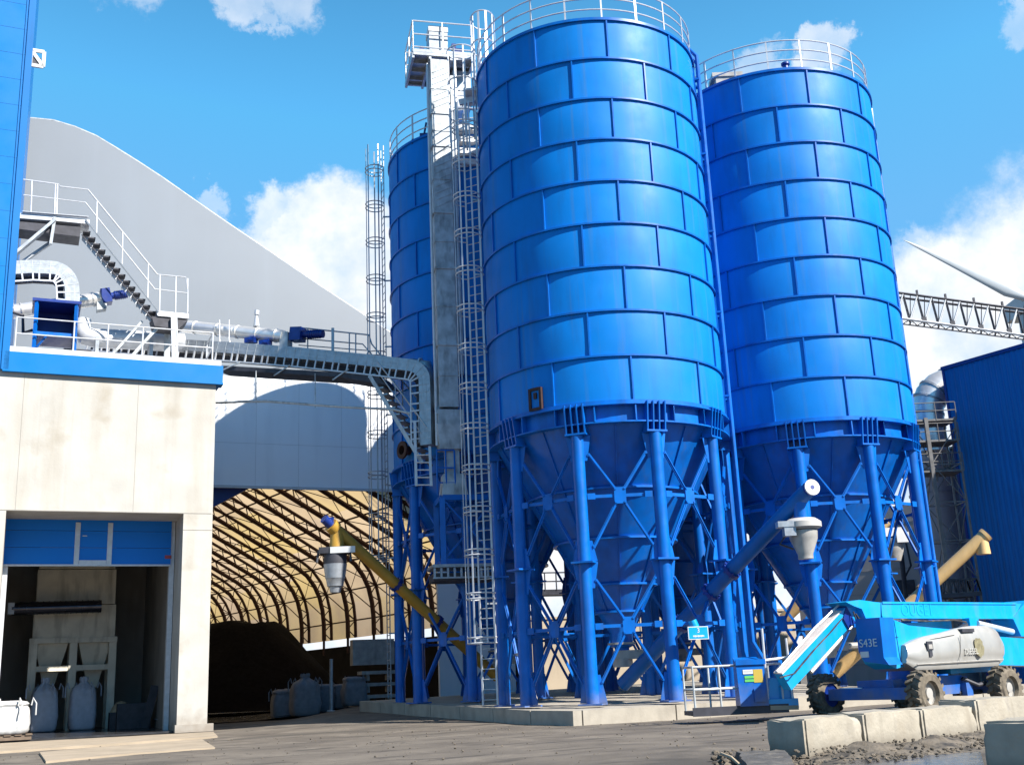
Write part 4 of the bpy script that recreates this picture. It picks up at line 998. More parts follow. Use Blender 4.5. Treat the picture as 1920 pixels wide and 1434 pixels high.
# vault: arch profile swept along the hall axis
VA = V((-.572, .820, 0)); VI = V((-.820, -.572, 0)); VW = V((.75, 52.6, 0)); zw = 4.05
prof = [(0, zw), (.02, zw+1.0), (.12, zw+1.9), (.35, zw+2.8), (.75, zw+3.6), (1.35, zw+4.35), (2.2, zw+4.95), (4, zw+5.95), (7, zw+7.55), (11, zw+9.65), (15, zw+11.7), (18.5, zw+13.3), (20.5, zw+13.9), (22.5, zw+13.3), (26, zw+11.7), (34, zw+7.55), (37, zw+5.95), (40, zw+3.6), (41, zw)]
def VP_(s_, t_, z): return VW+VI*s_+VA*t_+Z*z
LEN = 95
me = MB()
rows_ = []
for s_, z in prof: rows_.append([VP_(s_, tt, z) for tt in np.linspace(-.0, LEN, 25)])
# cut the vault where it would stand in front of the gable
rows2 = []
for (s_, z) in prof:
    base = VP_(s_, 0, z); k0 = max(0, ((HP0-HN*.6)-base).dot(HN)/VA.dot(HN)) if VA.dot(HN) != 0 else 0
    k0 = max(((HP0-HN*.5)-base).dot(-HN)/VA.dot(-HN), -40)
    rows2.append([VP_(s_, k0+(LEN-k0)*q/24, z) for q in range(25)])
ob = me.grid(rows2).build('roof_membrane', MEMB, hall, 60)
uvl = ob.data.uv_layers.new(name='sheets'); acc_s = [0]
for (a, c), (d_, e_) in zip(prof, prof[1:]): acc_s.append(acc_s[-1]+math.hypot(d_-a, e_-c))
for lp in ob.data.loops:
    vi = lp.vertex_index; r_, q = divmod(vi, 25); p = rows2[r_][q]; uvl.data[lp.index].uv = ((p-VW).dot(VA), acc_s[r_])
def at_prof(off):
    o = []
    for i, (s_, z) in enumerate(prof):
        a = V(prof[max(i-1, 0)]); c = V(prof[min(i+1, len(prof)-1)]); d = (c-a).normalized(); nrm = V((d.y, -d.x)); o.append((s_+nrm.x*off, z+nrm.y*off))
    return o
inner = at_prof(.12); inner2 = at_prof(.62)
t0 = 2.0; k = 0
while t0 < 80:
    b = MB(); nn = 13
    pa = [VP_(s_, t0, z) for s_, z in inner[:nn]]; pc = [VP_(s_, t0, z) for s_, z in inner2[:nn]]
    ok = [(p-HP0).dot(HN) < -.8 for p in pa]
    m_ = sum(ok)
    # the rib starts where it clears the gable
    idx = [i for i in range(nn) if ok[i]]
    if len(idx) > 2:
        pa = [pa[i] for i in idx]; pc = [pc[i] for i in idx]
        b.path(pa, .10, 5); b.path(pc, .14, 5)
        j = 0
        tot = 0; prev = pa[0]
        for i in range(len(pa)-1):
            seg = (pa[i+1]-pa[i]).length; kk = max(1, round(seg/.95))
            for q in range(kk):
                a = pa[i].lerp(pa[i+1], q/kk); c = pc[i].lerp(pc[i+1], (q+.5)/kk); a2 = pa[i].lerp(pa[i+1], (q+1)/kk); b.beam(a, c, .05, .05); b.beam(c, a2, .05, .05)
        b.tube(pc[0], VP_(.62, t0, zw-.9), .08, 5)
        b.build('arch_rib', RUST, hall, 60)
    t0 += 3.3; k += 1
b = MB()
for i, (s_, z) in enumerate(at_prof(.14)):
    if i in (1, 3, 5, 6, 7, 8, 9):
        q0_ = VP_(s_, 0, z); k0 = max(((HP0-HN*1.0)-q0_).dot(-HN)/VA.dot(-HN), -40); b.beam(VP_(s_, k0, z), VP_(s_, LEN, z), .06, .08)
# roof bracing wires between the ribs
ip = at_prof(.1); tt = 2.0; seq = [1, 3, 5, 6, 7, 8, 9]
while tt < 60:
    for i0, i1 in zip(seq, seq[1:]):
        a = VP_(ip[i0][0], tt, ip[i0][1]); c = VP_(ip[i1][0], tt+3.3, ip[i1][1])
        if (a-HP0).dot(HN) < -1 and (c-HP0).dot(HN) < -1: b.beam(a, c, .045, .045)
        a = VP_(ip[i1][0], tt, ip[i1][1]); c = VP_(ip[i0][0], tt+3.3, ip[i0][1])
        if i0 in (3, 5, 6, 7, 8) and (a-HP0).dot(HN) < -1 and (c-HP0).dot(HN) < -1: b.beam(a, c, .03, .03)
    tt += 3.3
b.build('purlins', RUST, hall, 0)
b = MB(); a0 = VW+VA*1.0; 
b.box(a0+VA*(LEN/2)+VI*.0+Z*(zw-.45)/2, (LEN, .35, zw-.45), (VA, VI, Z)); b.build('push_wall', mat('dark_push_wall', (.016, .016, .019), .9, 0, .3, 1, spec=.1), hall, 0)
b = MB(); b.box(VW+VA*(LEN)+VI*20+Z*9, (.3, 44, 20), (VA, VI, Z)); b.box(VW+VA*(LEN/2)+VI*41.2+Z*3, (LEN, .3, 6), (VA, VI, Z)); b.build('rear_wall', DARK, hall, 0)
b = MB(); e0 = V((HF(0, 900).x, HF(0, 900).y, 0)); 
b.hexa([HX(HF(300, 900), 0)-HN*.3, HX(HF(388, 900), 0)-HN*.3, HX(HF(388, 900), 0)-HN*.8, HX(HF(300, 900), 0)-HN*.8, HX(HF(300, 900), zlin)-HN*.3, HX(HF(388, 900), zlin)-HN*.3, HX(HF(388, 900), zlin)-HN*.8, HX(HF(300, 900), zlin)-HN*.8])
b.prism([HF(388, 910)-HN*.4, HF(470, 912)-HN*.4, HF(388, 955)-HN*.4], -HN*.3); b.build('door_frame', NAVY, hall, 0)
# dark floor inside
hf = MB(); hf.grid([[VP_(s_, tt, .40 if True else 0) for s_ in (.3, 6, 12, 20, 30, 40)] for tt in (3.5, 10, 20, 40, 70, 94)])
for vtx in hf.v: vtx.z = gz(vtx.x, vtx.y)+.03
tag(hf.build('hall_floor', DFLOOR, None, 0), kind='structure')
# stockpile and bags in the hall
pc = P(452, 1230, 64); b = MB(); n = 34
def pile(i, j):
    x = -6.2+12.4*i/n; y = -6+12*j/n; r = math.hypot(x/6.2, y/6); 
    h_ = max(0, 1-r)**.9*6.6+.12*noise.noise(V((x*2.3, y*2.3, 5)))*(r < .98)+.25*noise.noise(V((x*.7, y*.7, 2)))*(1 if r < 1 else 0)
    return V((pc.x+x, pc.y+y, min(4.75+.45*noise.noise(V((x*.5, y*.5, 7))), h_)+.25))
b.grid([[pile(i, j) for i in range(n+1)] for j in range(n+1)])
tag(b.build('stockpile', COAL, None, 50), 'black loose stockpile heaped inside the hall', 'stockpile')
for u, v, w, h_, lab, Y, sd_ in ((533, 1318, 1.15, 1.05, 'shaded grey bulk bag standing furthest left inside the hall', 50.5, 11), (572, 1326, 1.25, 1.35, 'shaded grey bulk bag with loops standing second from left inside the hall', 48.8, 12), (608, 1318, .8, 1.0, 'narrow grey bulk bag half hidden beside the thin post in the hall', 50, 13), (664, 1312, 1.05, 1.05, 'shaded grey bulk bag standing just behind the slab corner in the hall', 50, 14), (636, 1310, .8, .9, 'small grey bulk bag behind the thin post inside the hall', 51, 15)):
    q = P(u, v, Y); bag(lab, V((q.x, q.y, gz(q.x, q.y)+.02)), w, h_*1.15, sd_ == 12, BAGD, 'bulk bags inside the hall', sd_, HA)
q = P(621, 1326, 48); q.z = gz(q.x, q.y)
t = thing('thin_post', 'thin grey steel post standing among the bags in the hall', 'post', q)
b = MB(); b.tube(q, q+Z*2.1, .07, 10); b.build('tube', GALV, t); b = MB(); b.box(q+Z*.02, (.3, .3, .04)); b.build('base', GALV, t)
q = P(708, 1310, 50.5); q.z = gz(q.x, q.y)
t = thing('stacked_rack', 'dim rack of stacked grey beams behind the slab inside the hall', 'rack', q)
b = MB()
for i in range(3): b.box(q+Z*(.3+i*.5), (1.6, .8, .14), (HE, HN, Z)); b.box(q+Z*(.1+i*.5)+HE*.5, (.14, .6, .26), (HE, HN, Z)); b.box(q+Z*(.1+i*.5)-HE*.5, (.14, .6, .26), (HE, HN, Z))
b.box(q+Z*2.2-HN*.8, (1.9, .5, 1.1), (HE, HN, Z)); b.build('beams', GREYU, t, 0)

# ------------------------------------------------------------------ screw conveyors with their discharge units
def conveyor(label, a, c, r, mt, flanges=(.33, .66), endcap=None):
    t = thing('screw_conveyor', label, 'screw conveyor', a); d = (c-a).normalized()
    MB().tube(a, c, r, 20).build('tube', mt, t)
    for k in flanges:
        b = MB(); p = a.lerp(c, k); b.tube(p-d*.05, p+d*.05, r*1.3, 20)
        x = d.cross(Z).normalized(); y = d.cross(x)
        for j in range(8): q = p+(x*math.cos(j*math.pi/4)+y*math.sin(j*math.pi/4))*r*1.2; b.tube(q-d*.09, q+d*.09, .025, 6)
        b.build('flange', NAVY if mt != PALEY else mt, t)
    return t, d
ya, yb = P(932, 1268, 41.0), P(627, 990, 36.3)
t, d = conveyor('ochre yellow screw conveyor rising to the left out of the left silo legs', ya, yb, .19, YELLOW, (.39, .64))
b = MB(); b.tube(yb+d*-.05, yb+d*.18, .24, 16); b.lathe([(.2, 0), (.25, -.55)], 14, yb-d*.12, m=0); b.build('head', YELLOW, t)
b = MB(); b.tube(yb+d*.18, yb+d*.5+Z*.0, .15, 12); b.box(yb+d*.2+Z*.12, (.22, .2, .2)); b.build('motor', NAVY, t)
q = yb+V((.03, -.03, -.62))
t = thing('loading_spout', 'grey dust collecting loading spout hanging from the yellow screw conveyor', 'loading spout', q)
b = MB(); b.box(q-Z*.12, (.95, .7, .2), None, 0); b.box(q+V((.3, -.36, -.13)), (.8, .05, .2), None, 1); b.build('collar', [DARK, WHITE], t)
b = MB(); b.lathe([(.37, -.22), (.37, -.55)], 22, q, m=0); b.build('band', DARK, t)
b = MB(); b.lathe([(.38, -.55), (.32, -1.0), (.30, -1.02), (.26, -1.25), (.2, -1.28), (.16, -1.45)], 22, q); b.build('cone', GALV, t)
b = MB(); 
for s_ in (-1, 1): b.tube(q+V((.5*s_, -.2, -.1)), q+V((.55*s_, -.25, -.5)), .04, 8)
b.build('actuator', DARK, t)
ba, bc = P(1168, 1283, 34.3), P(1515, 918, 29.6)
t, d = conveyor('dark blue screw conveyor rising to the right from the nearest silo outlet', ba, bc, .215, TEALB, (.335, .50, .61))
b = MB(); fd = V((.25, -.95, .12)).normalized(); fc = bc+fd*.2; b.tube(bc, fc, .2, 20, m=1); b.tube(fc, fc+fd*.05, .215, 24); b.tube(fc+fd*.05, fc+fd*.056, .06, 12, m=1); ob = b.build('end_flange', [WHITE, NAVY], t); ob['label'] = 'round white end flange'
b = MB(); hd = bc-d*.35; b.lathe([(.19, 0), (.19, -.65)], 16, hd); b.build('drop_pipe', BLUED, t)
q = hd-Z*.58
t = thing('loading_spout', 'beige hooded loading spout hanging from the blue screw conveyor in front of the right silo', 'loading spout', q)
b = MB(); b.lathe([(0, .06), (.36, .04), (.50, -.06), (.50, -.20), (.37, -.26)], 24, q); b.build('hood', GREYB, t)
b = MB(); b.box(q+V((-.48, -.22, -.12)), (.5, .34, .15)); b.box(q+V((-.42, -.22, -.3)), (.3, .3, .26)); b.build('actuator', GALV, t)
b = MB(); b.lathe([(.38, -.28), (.36, -.5), (.2, -.9), (.2, -1.02)], 20, q); b.build('cone', GREYU, t)
b = MB(); b.path([q+V((-.5, -.1, -.4)), q+V((-.65, 0, -.6)), q+V((-.3, 0, -.75))], .03, 6); b.build('hose', DARK, t)
pa_, pb_ = P(1565, 1262, 41.2), P(1846, 1004, 39.6)
t, d = conveyor('pale yellow screw conveyor rising right across the dark blue shed', pa_, pb_, .22, PALEY, (.2, .6))
b = MB(); b.tube(pb_-d*.02, pb_+d*.1, .25, 18); b.lathe([(.20, .1), (.24, -.55)], 14, pb_-d*.15); b.build('head', PALEY, t)
pa2, pb2 = P(1470, 1160, 48), P(1662, 975, 46)
t, d = conveyor('pale yellow screw conveyor half hidden behind the legs of the right silo', pa2, pb2, .25, PALEY, (.5,))
q = P(1672, 1010, 45.6)
t = thing('loading_spout', 'white capped loading spout seen between the legs of the right silo', 'loading spout', q)
b = MB(); b.box(q+Z*.25, (.9, .6, .35)); b.box(q+V((.3, -.3, 0)), (.5, .4, .4)); b.build('hood', WHITE, t)
b = MB(); b.lathe([(.42, 0), (.40, -.5), (.25, -.9)], 18, q); b.build('cone', GREYU, t)
q = P(990, 1150, 33.0)
t = thing('waste_pipe', 'pale grey pipe leaning among the left legs of the nearest silo', 'pipe', V((q.x, q.y, .38)))
b = MB(); b.path([P(975, 1225, 33.2), P(985, 1260, 33.0), P(1000, 1312, 32.6)], .13, 12); b.build('pipe', GREYB, t); b = MB(); b.tube(P(974, 1222, 33.2), P(976, 1228, 33.2), .16, 12); b.build('collar', GALV, t)
# sign on the bracing
q = P(1309, 1186, 30.6); sn = V((.25, -.97, 0)); sx_ = V((.97, .25, 0))
t = thing('silo_sign', 'small blue sign with a white numeral fixed to the bracing of the nearest silo', 'sign', q)
b = MB(); b.box(q, (.58, .03, .34), (sx_, sn, Z), 1); b.box(q+sn*.004, (.54, .03, .30), (sx_, sn, Z), 0); b.build('plate', [CYAN, LETW], t, 0)
text_mesh('3', .17, q+sn*.022+Z*.06, sx_, Z, 'numeral', LETW, t)
b = MB(); rnd = random.Random(4); x = -.16
while x < .16: w = .015+.02*rnd.random(); b.box(q+sx_*(x+w/2)+sn*.022-Z*(.08+.005*rnd.random()), (w, .006, .03+.02*rnd.random()), (sx_, sn, Z)); x += w+.006
b.build('small_print', LETW, t, 0)
b = MB(); b.tube(q+V((-.05, .1, .15)), q+V((-.12, .1, .33)), .12, 12); b.build('beacon', CYAN, t)

# ------------------------------------------------------------------ right: dark blue shed, duct, towers, crane and turbine
rc0 = P(1770, 693, 48); rdir = V((.563, -.826, 0)); rn = V((-.826, -.563, 0)); zr_ = rc0.z
shed = thing('blue_shed', 'dark blue ribbed metal shed at the right edge', 'shed', V((rc0.x, rc0.y, 0)))
b = MB(); p0 = V((rc0.x, rc0.y, 0)); n = 300; wv_ = []
for k in range(n+1):
    f = k/6*2*math.pi
    o = rn*(.03 if (k % 4) in (0, 1) else 0); wv_.append(p0+rdir*(k*.0625)+o)
for k in range(n):
    a, c = wv_[k], wv_[k+1]; b.add([a, c, c+Z*zr_, a+Z*zr_], [(0, 1, 2, 3)])
b.build('front_wall', BLUER, shed, 0)
b = MB(); bk = V((.826, .563, 0)); b.box(p0+rdir*9.3+bk*7.6+Z*(zr_/2), (18.6, 15, zr_-.1), (rdir, bk, Z)); b.box(p0+rdir*9.35-bk*-.0+Z*(zr_+.05), (18.9, .2, .16), (rdir, bk, Z)); b.box(p0-rdir*.03+rn*.0+Z*zr_/2, (.1, .16, zr_), (rdir, bk, Z)); b.build('body', NAVY, shed, 0)
du = thing('exhaust_duct', 'shiny steel elbow duct curving down from the corner of the dark blue shed', 'duct', P(1740, 780, 50))
b = MB(); D = lambda u, v: P(u, v, 49.5)
b.path([D(1795, 714), D(1776, 720), D(1760, 727), D(1746, 742), D(1738, 765), D(1740, 795), D(1746, 830), D(1748, 848)], .72, 22); b.build('pipe', STEEL, du)
b = MB()
for (u, v), (u2, v2) in (((1778, 719), (1774, 720.5)), ((1753, 734), (1750.5, 737)), ((1742, 750), (1741, 753)), ((1738, 775), (1738, 779)), ((1741, 803), (1741.6, 807))): b.tube(D(u, v), D(u2, v2), .76, 22)
b.build('joint_bands', GALV, du)
# lattice stair tower
LATT = mat('lattice_steel', (.13, .125, .12), .6, .2, .3, 4)
lt = thing('lattice_tower', 'dark steel lattice service tower beside the shiny elbow duct', 'lattice tower', P(1775, 1100, 47))
b = MB(); lc = P(1790, 1050, 47.2); ztp = P(1768, 788, 47.2).z; hw = .62
cs = [V((lc.x+sx*hw, lc.y+sy*hw, 0)) for sx, sy in ((-1, -1), (1, -1), (1, 1), (-1, 1))]
b.beam(cs[0], cs[0]+Z*ztp, .15, .15); 
for c_ in cs[1:]: b.beam(c_, c_+Z*ztp, .07, .07)
b.build('columns', LATT, lt, 0)
b = MB(); z = 1.2; k = 0
while z < ztp-.6:
    for i in range(4):
        a, c_ = cs[i], cs[(i+1) % 4]; b.beam(a+Z*z, c_+Z*z, .045, .045); b.beam((a if (k+i) % 2 else c_)+Z*z, (c_ if (k+i) % 2 else a)+Z*(z+1.6), .035, .035)
    z += 1.6; k += 1
b.build('lacing', LATT, lt, 0)
b = MB()
for zz_ in (ztp-.1, ztp-1.0, ztp-2.3):
    b.box(V((lc.x-.6, lc.y, zz_)), (2.6, 1.3, .08)); hb = handrail([V((lc.x-1.9, lc.y-.65, zz_)), V((lc.x+.7, lc.y-.65, zz_))], .75, (.75, .4), .022, .9); b.add(hb.v, hb.f)
rnd = random.Random(9)
for i in range(12): q = V((lc.x-1.6+2*rnd.random(), lc.y-.4, ztp-3+2.6*rnd.random())); b.beam(q, q+V((rnd.uniform(-.6, .6), 0, rnd.uniform(-.5, .5))), .07, .07)
b.build('service_decks', LATT, lt, 0)
mt_ = thing('mottled_tower', 'weathered grey green panelled tower behind the steel lattice', 'tower', P(1785, 1050, 51))
b = MB(); q = P(1812, 1060, 53); zt_ = P(1785, 848, 53).z; b.box(V((q.x+.1, q.y, zt_/2)), (1.5, 2.0, zt_)); b.build('wall', MOTT, mt_, 0)
b = MB(); b.box(V((q.x+.1, q.y, zt_+.04)), (1.6, 2.1, .09)); b.build('cap', GALV, mt_, 0)
fb = thing('service_bridge', 'dark truss service bridge low beside the blue shed', 'bridge', P(1790, 1105, 46))
b = MB(); a0, a1 = P(1755, 1118, 46.2), P(1840, 1112, 46.2); a2, a3 = P(1755, 1088, 46.2), P(1830, 1084, 46.2)
for y in (0, 1.0):
    o = V((0, y, 0)); b.beam(a0+o, a1+o, .12, .18); b.beam(a2+o, a3+o, .08, .08)
    for k in range(7): b.beam(a0.lerp(a1, k/6)+o, a2.lerp(a3, ((k+.5) if k < 6 else k)/6)+o, .05, .05); b.beam(a0.lerp(a1, k/6)+o, a2.lerp(a3, k/6)+o, .05, .05)
b.build('truss', DARK, fb, 0); b = MB(); b.prism([a0+V((0, 0, .05)), a1+V((0, 0, .05)), a1+V((0, 1, .05)), a0+V((0, 1, .05))], (0, 0, .05)); b.build('deck', GREYU, fb, 0)
gb = thing('grey_clad_building', 'pale grey clad building seen between the legs of the right silo', 'building', P(1680, 1130, 58))
b = MB(); q0b, q1b = P(1500, 1150, 60), P(1775, 1140, 56); zt_ = P(1690, 948, 57).z
dd = V((q1b.x-q0b.x, q1b.y-q0b.y, 0)); ln = dd.length; dd.normalize(); nn_ = V((dd.y, -dd.x, 0)); mid = V(((q0b.x+q1b.x)/2, (q0b.y+q1b.y)/2, 0))
b.box(mid+Z*zt_/2-nn_*4, (ln, 8, zt_), (dd, nn_, Z)); b.build('wall', GREYB, gb, 0)
b = MB()
z = 1.2
while z < zt_: b.box(mid+Z*z+nn_*.004, (ln-.05, .012, .05), (dd, nn_, Z)); z += 1.15
b.build('cladding_seams', GREYU, gb, 0)
b = MB()
for u, v in ((1690, 1100), (1706, 1100)):
    q = plane(mid+nn_*.03, nn_)(u, v); b.box(q, (.5, .05, .7), (dd, nn_, Z))
b.build('window', DARK, gb, 0)
b = MB(); b.tube(P(1690, 1040, 55), P(1700, 1130, 55), .12, 8); b.path([P(1695, 1000, 55), P(1708, 1060, 55), P(1695, 1085, 55)], .05, 6); b.build('downpipe', DARK, gb)
# round storage tank left of the duct
tk = thing('grey_tank', 'tall pale grey round tank behind the right edge of the right silo', 'tank', P(1774, 1080, 51.5))
b = MB(); q = P(1774, 1080, 51.5); zt_ = P(1745, 838, 51.5).z; b.lathe([(1.1, 0), (1.1, zt_-.4), (.5, zt_), (0, zt_)], 28, V((q.x, q.y, 0))); b.build('shell', GREYB, tk)
b = MB()
for z in np.arange(2, zt_, 2.2): b.lathe([(1.11, z), (1.14, z), (1.14, z+.08), (1.11, z+.08)], 28, V((q.x, q.y, 0)), caps=False)
b.build('bands', GREYU, tk)
# crane boom
cr = thing('crane_boom', 'white lattice crane boom crossing the clouds behind the right silo', 'crane boom', P(1800, 580, 70))
CY = lambda u, v, o=0: P(u, v, 70+o)
def chord(off, v0, v1): return [CY(u, v0+(v1-v0)*(u-1640)/320, off) for u in np.linspace(1640, 1960, 13)]
t1 = chord(0, 543, 586); t2 = chord(2.2, 552, 592); c1 = chord(0, 590, 634); c2 = chord(2.2, 600, 641)
b = MB()
for ch_ in (t1, t2): b.path(ch_, .085, 6, 1)
for ch_ in (c1, c2): b.path(ch_, .085, 6, 0)
b.build('chords', [WHITE, DARK], cr)
b = MB()
for k in range(12):
    m1 = c1[k].lerp(c1[k+1], .5); m2 = c2[k].lerp(c2[k+1], .5)
    b.tube(t1[k], m1, .05, 5, m=1); b.tube(m1, t1[k+1], .06, 5, m=0); b.tube(t2[k], m2, .04, 5, m=1); b.tube(m2, t2[k+1], .045, 5, m=0)
    b.tube(m1, m2, .05, 5, m=1); b.tube(m1, c2[k+1], .035, 5, m=1); b.tube(c2[k], m1, .035, 5, m=1); b.tube(t1[k], t2[k], .045, 5, m=1); b.tube(t1[k].lerp(t1[k+1], .5), m2, .03, 5, m=1)
b.build('lacing', [WHITE, DARK], cr)
b = MB()
for k in range(1, 12, 2): b.box(t1[k]+Z*.18, (.12, .12, .36)); b.box(c1[k].lerp(c1[k+1], .5)+Z*.15, (.3, .12, .3))
b.build('fittings', DARK, cr)
# wind turbine
TH_ = 200; hub = P(1938, 566, TH_); tip = P(1694, 450, TH_)
wt = thing('wind_turbine', 'pale grey wind turbine with one long blade reaching in from the right edge', 'wind turbine', V((hub.x, hub.y, 0)))
TG = mat('turbine_grey', (.42, .45, .47), .4, 0, .05, .2)
Lb = (tip-hub).length; dx = (tip-hub).normalized()
for k in range(3):
    dk = (Matrix.Rotation(k*2*math.pi/3, 3, 'Y') @ dx); sdk = dk.cross(V((0, 1, 0))).normalized(); pts = []
    for (fr, ch_, th) in ((.03, 1.5, 1.4), (.08, 1.6, 1.3), (.2, 3.1, .9), (.35, 2.5, .65), (.55, 1.75, .42), (.75, 1.1, .28), (.92, .55, .16), (1.0, .08, .05)):
        row = []
        for j in range(13):
            a = 2*math.pi*j/12; row.append(hub+dk*Lb*fr+sdk*(math.cos(a)*ch_/2)+V((0, math.sin(a)*th/2, 0)))
        row[-1] = row[0].copy(); pts.append(row)
    MB().grid(pts).build('blade', TG, wt, 60)
b = MB(); b.lathe([(0, -2.6), (1.0, -2.2), (1.7, -1), (1.8, .6)], 24, hub, (V((1, 0, 0)), Z, V((0, 1, 0)))); b.build('hub', TG, wt)
b = MB(); b.box(hub+V((0, 4.8, .3)), (3.4, 8, 3.4)); b.build('nacelle', TG, wt, 0)
b = MB(); b.lathe([(2.3, 0), (1.5, hub.z-1.5)], 28, V((hub.x, hub.y+3.6, 0))); b.build('tower', TG, wt)
# beige boundary wall and far footbridge behind the silos
bw = thing('boundary_wall', 'sunlit beige concrete wall behind the silos', 'wall', P(1100, 1250, 58))
wq0, wq1 = P(835, 1280, 57), P(1500, 1290, 60); dd = V((wq1.x-wq0.x, wq1.y-wq0.y, 0)); ln = dd.length; dd.normalize(); nn_ = V((dd.y, -dd.x, 0)); mid = V(((wq0.x+wq1.x)/2, (wq0.y+wq1.y)/2, 0)); zt_ = P(1035, 1160, 57.5).z
b = MB(); b.box(mid+Z*zt_/2, (ln, .4, zt_), (dd, nn_, Z)); b.build('panels', BEIGE, bw, 0)
b = MB(); b.box(mid+Z*(zt_+.06), (ln+.2, .55, .12), (dd, nn_, Z)); b.build('coping', BEIGE, bw, 0)
b = MB()
for k in range(10): b.box(mid+dd*(-ln/2+ln*(k+.5)/10)+nn_*.21+Z*(zt_/2), (.12, .06, zt_-.1), (dd, nn_, Z))
b.build('pilasters', BEIGE, bw, 0)
ft = thing('footbridge', 'thin dark footbridge with railings far behind the nearest silo legs', 'footbridge', P(1040, 1110, 72))
b = MB(); a0, a1 = P(980, 1116, 72), P(1130, 1113, 72); b.prism([a0, a1, a1+Z*.35, a0+Z*.35], (0, 1.4, 0)); b.build('deck', DARK, ft, 0)
hb = handrail([a0+Z*.3, a1+Z*.3], 1.1, (1.1, .55), .05, .75); hb.build('handrail', DARK, ft)
b = MB()
for u in (985, 1125): q = P(u, 1116, 72.7); b.beam(V((q.x, q.y, 0)), V((q.x, q.y, a0.z)), .3, .3)
b.build('pier', DARK, ft, 0)

# ------------------------------------------------------------------ boom lift
LN = V((8.91, 25.97, 0)); L1 = V((.8, .6, 0)); L2 = V((-.6, .8, 0))
def LP(s_, t_, z): return LN+L1*s_+L2*t_+Z*z
def LF(t_): return plane(LN+L2*t_, L2)
lift = thing('boom_lift', 'bright blue articulated boom lift with silver engine cover and muddy tyres', 'boom lift', LP(1.6, 1.3, 0))
rw = .49; wax = (L1, Z, -L2)
for s_, t_, in ((0, 0), (3.25, 0), (0, 2.75), (3.25, 2.75)):
    sgn = 1 if t_ == 0 else -1; c = LP(s_, t_+.0, rw); ax = (L1, Z, -L2*sgn)
    b = MB(); b.lathe([(.27, -.19), (.40, -.2), (.455, -.15), (.46, .15), (.40, .2), (.27, .19), (.25, .1)], 30, c, ax, caps=False)
    for k in range(18):
        a = 2*math.pi*k/18; d = L1*math.cos(a)+Z*math.sin(a); tg = -L1*math.sin(a)+Z*math.cos(a)
        for e in (-1, 1):
            cc_ = c+d*.47+L2*e*.10+tg*(.05*e); b.box(cc_, (.07, .17, .075), (d, (L2+tg*.5*e).normalized(), tg))
    ty = b.build('wheel', [MUDDY], lift, 40)
    b = MB(); b.lathe([(.27, .17), (.25, .05), (.12, .03), (.12, .12), (.05, .13), (0, .13)], 24, c, ax, m=0, caps=False); b.lathe([(.27, -.17), (.1, -.1), (0, -.1)], 24, c, ax, caps=False); b.build('rim', GREYU if t_ == 0 else NAVY, ty)
b = MB()
b.box(LP(1.6, 1.37, .62), (3.0, 1.0, .36), (L1, L2, Z)); b.box(LP(0, 1.37, .5), (.36, 2.3, .26), (L1, L2, Z)); b.box(LP(3.25, 1.37, .5), (.36, 2.3, .26), (L1, L2, Z))
b.box(LP(1.62, .8, .62), (1.5, .5, .42), (L1, L2, Z)); b.lathe([(.55, .78), (.55, 1.0)], 24, LP(1.62, 1.37, 0))
b.box(LP(.75, .55, .55), (.35, .5, .3), (L1, L2, Z)); b.box(LP(2.4, .6, .5), (.25, .4, .3), (L1, L2, Z))
b.build('chassis', BLUED, lift, 30)
b = MB(); b.path([LP(2.3, .5, .75), LP(2.6, .3, .58), LP(2.95, .3, .62)], .05, 8); b.tube(LP(2.2, .6, .42), LP(3.0, .5, .42), .06, 10); b.tube(LP(.2, .5, .42), LP(.9, 1.2, .5), .06, 10); b.build('steering_hoses', DARK, lift)
b = MB(); b.tube(LP(.0, 1.6, .5), LP(.0, 2.3, .5), .05, 8); b.tube(LP(.05, 1.7, .62), LP(.05, 2.35, .62), .03, 8); b.build('axle_rod', STEEL, lift)
F2 = LF(.35)
def L3(u, v, t_=.35): return LF(t_)(u, v)
# turntable side plate and counterweight
cwd = (plane(LP((L3(1652, 1200)-LN).dot(L1), 0, 0), L1)(1612, 1200)-LN).dot(L2)-.35; print('counterweight depth', cwd)
b = MB()
b.prism([L3(1648, 1158), L3(1672, 1160), L3(1704, 1172), L3(1790, 1180), L3(1790, 1245), L3(1692, 1250), L3(1680, 1253), L3(1662, 1243), L3(1656, 1232)], L2*cwd)
ob = b.build('counterweight', CYAN, lift, 20)
b = MB(); b.box(LP(2.9, 1.3, 1.22), (1.9, 1.5, .7), (L1, L2, Z)); b.build('turntable', CYAN, lift, 0)
b = MB(); pr_ = L3(1915, 1252, .4); b.prism([L3(1862, 1192, .4), L3(1960, 1200, .4), L3(1960, 1248, .4), L3(1866, 1246, .4)], L2*.6); b.build('side_panel', CYAN, lift, 0)
# end face lettering
e0 = L3(1649, 1165); e1 = L3(1657, 1232); ndir = -L1
sE = (L3(1652, 1200)-LN).dot(L1)
def endpt(u, v): return plane(LP(sE-.03, 0, 0), L1)(u, v)
b = MB(); ep = [endpt(u, v) for u, v in ((1603, 1160), (1649, 1157), (1657, 1232), (1667, 1246), (1622, 1240), (1610, 1222))]
b.prism(ep, L1*.5); b.build('counterweight_end', BLUED, lift, 0)  # darker blue than the side: the end's shade is put into its paint
lt0 = plane(LP(sE-.04, 0, 0), L1)(1628, 1209)
text_mesh('S43E', .25, lt0+Z*.04, -L2, Z, 'lettering', LETW, lift, .004)
b = MB(); q = plane(LP(sE-.04, 0, 0), L1)(1621, 1224); b.box(q-Z*.03, (.01, .22, .13), (L1, L2, Z)); q = L3(1667, 1193, .345); b.box(q, (.22, .01, .07), (L1, L2, Z), 0); b.build('decal', LETW, lift, 0)
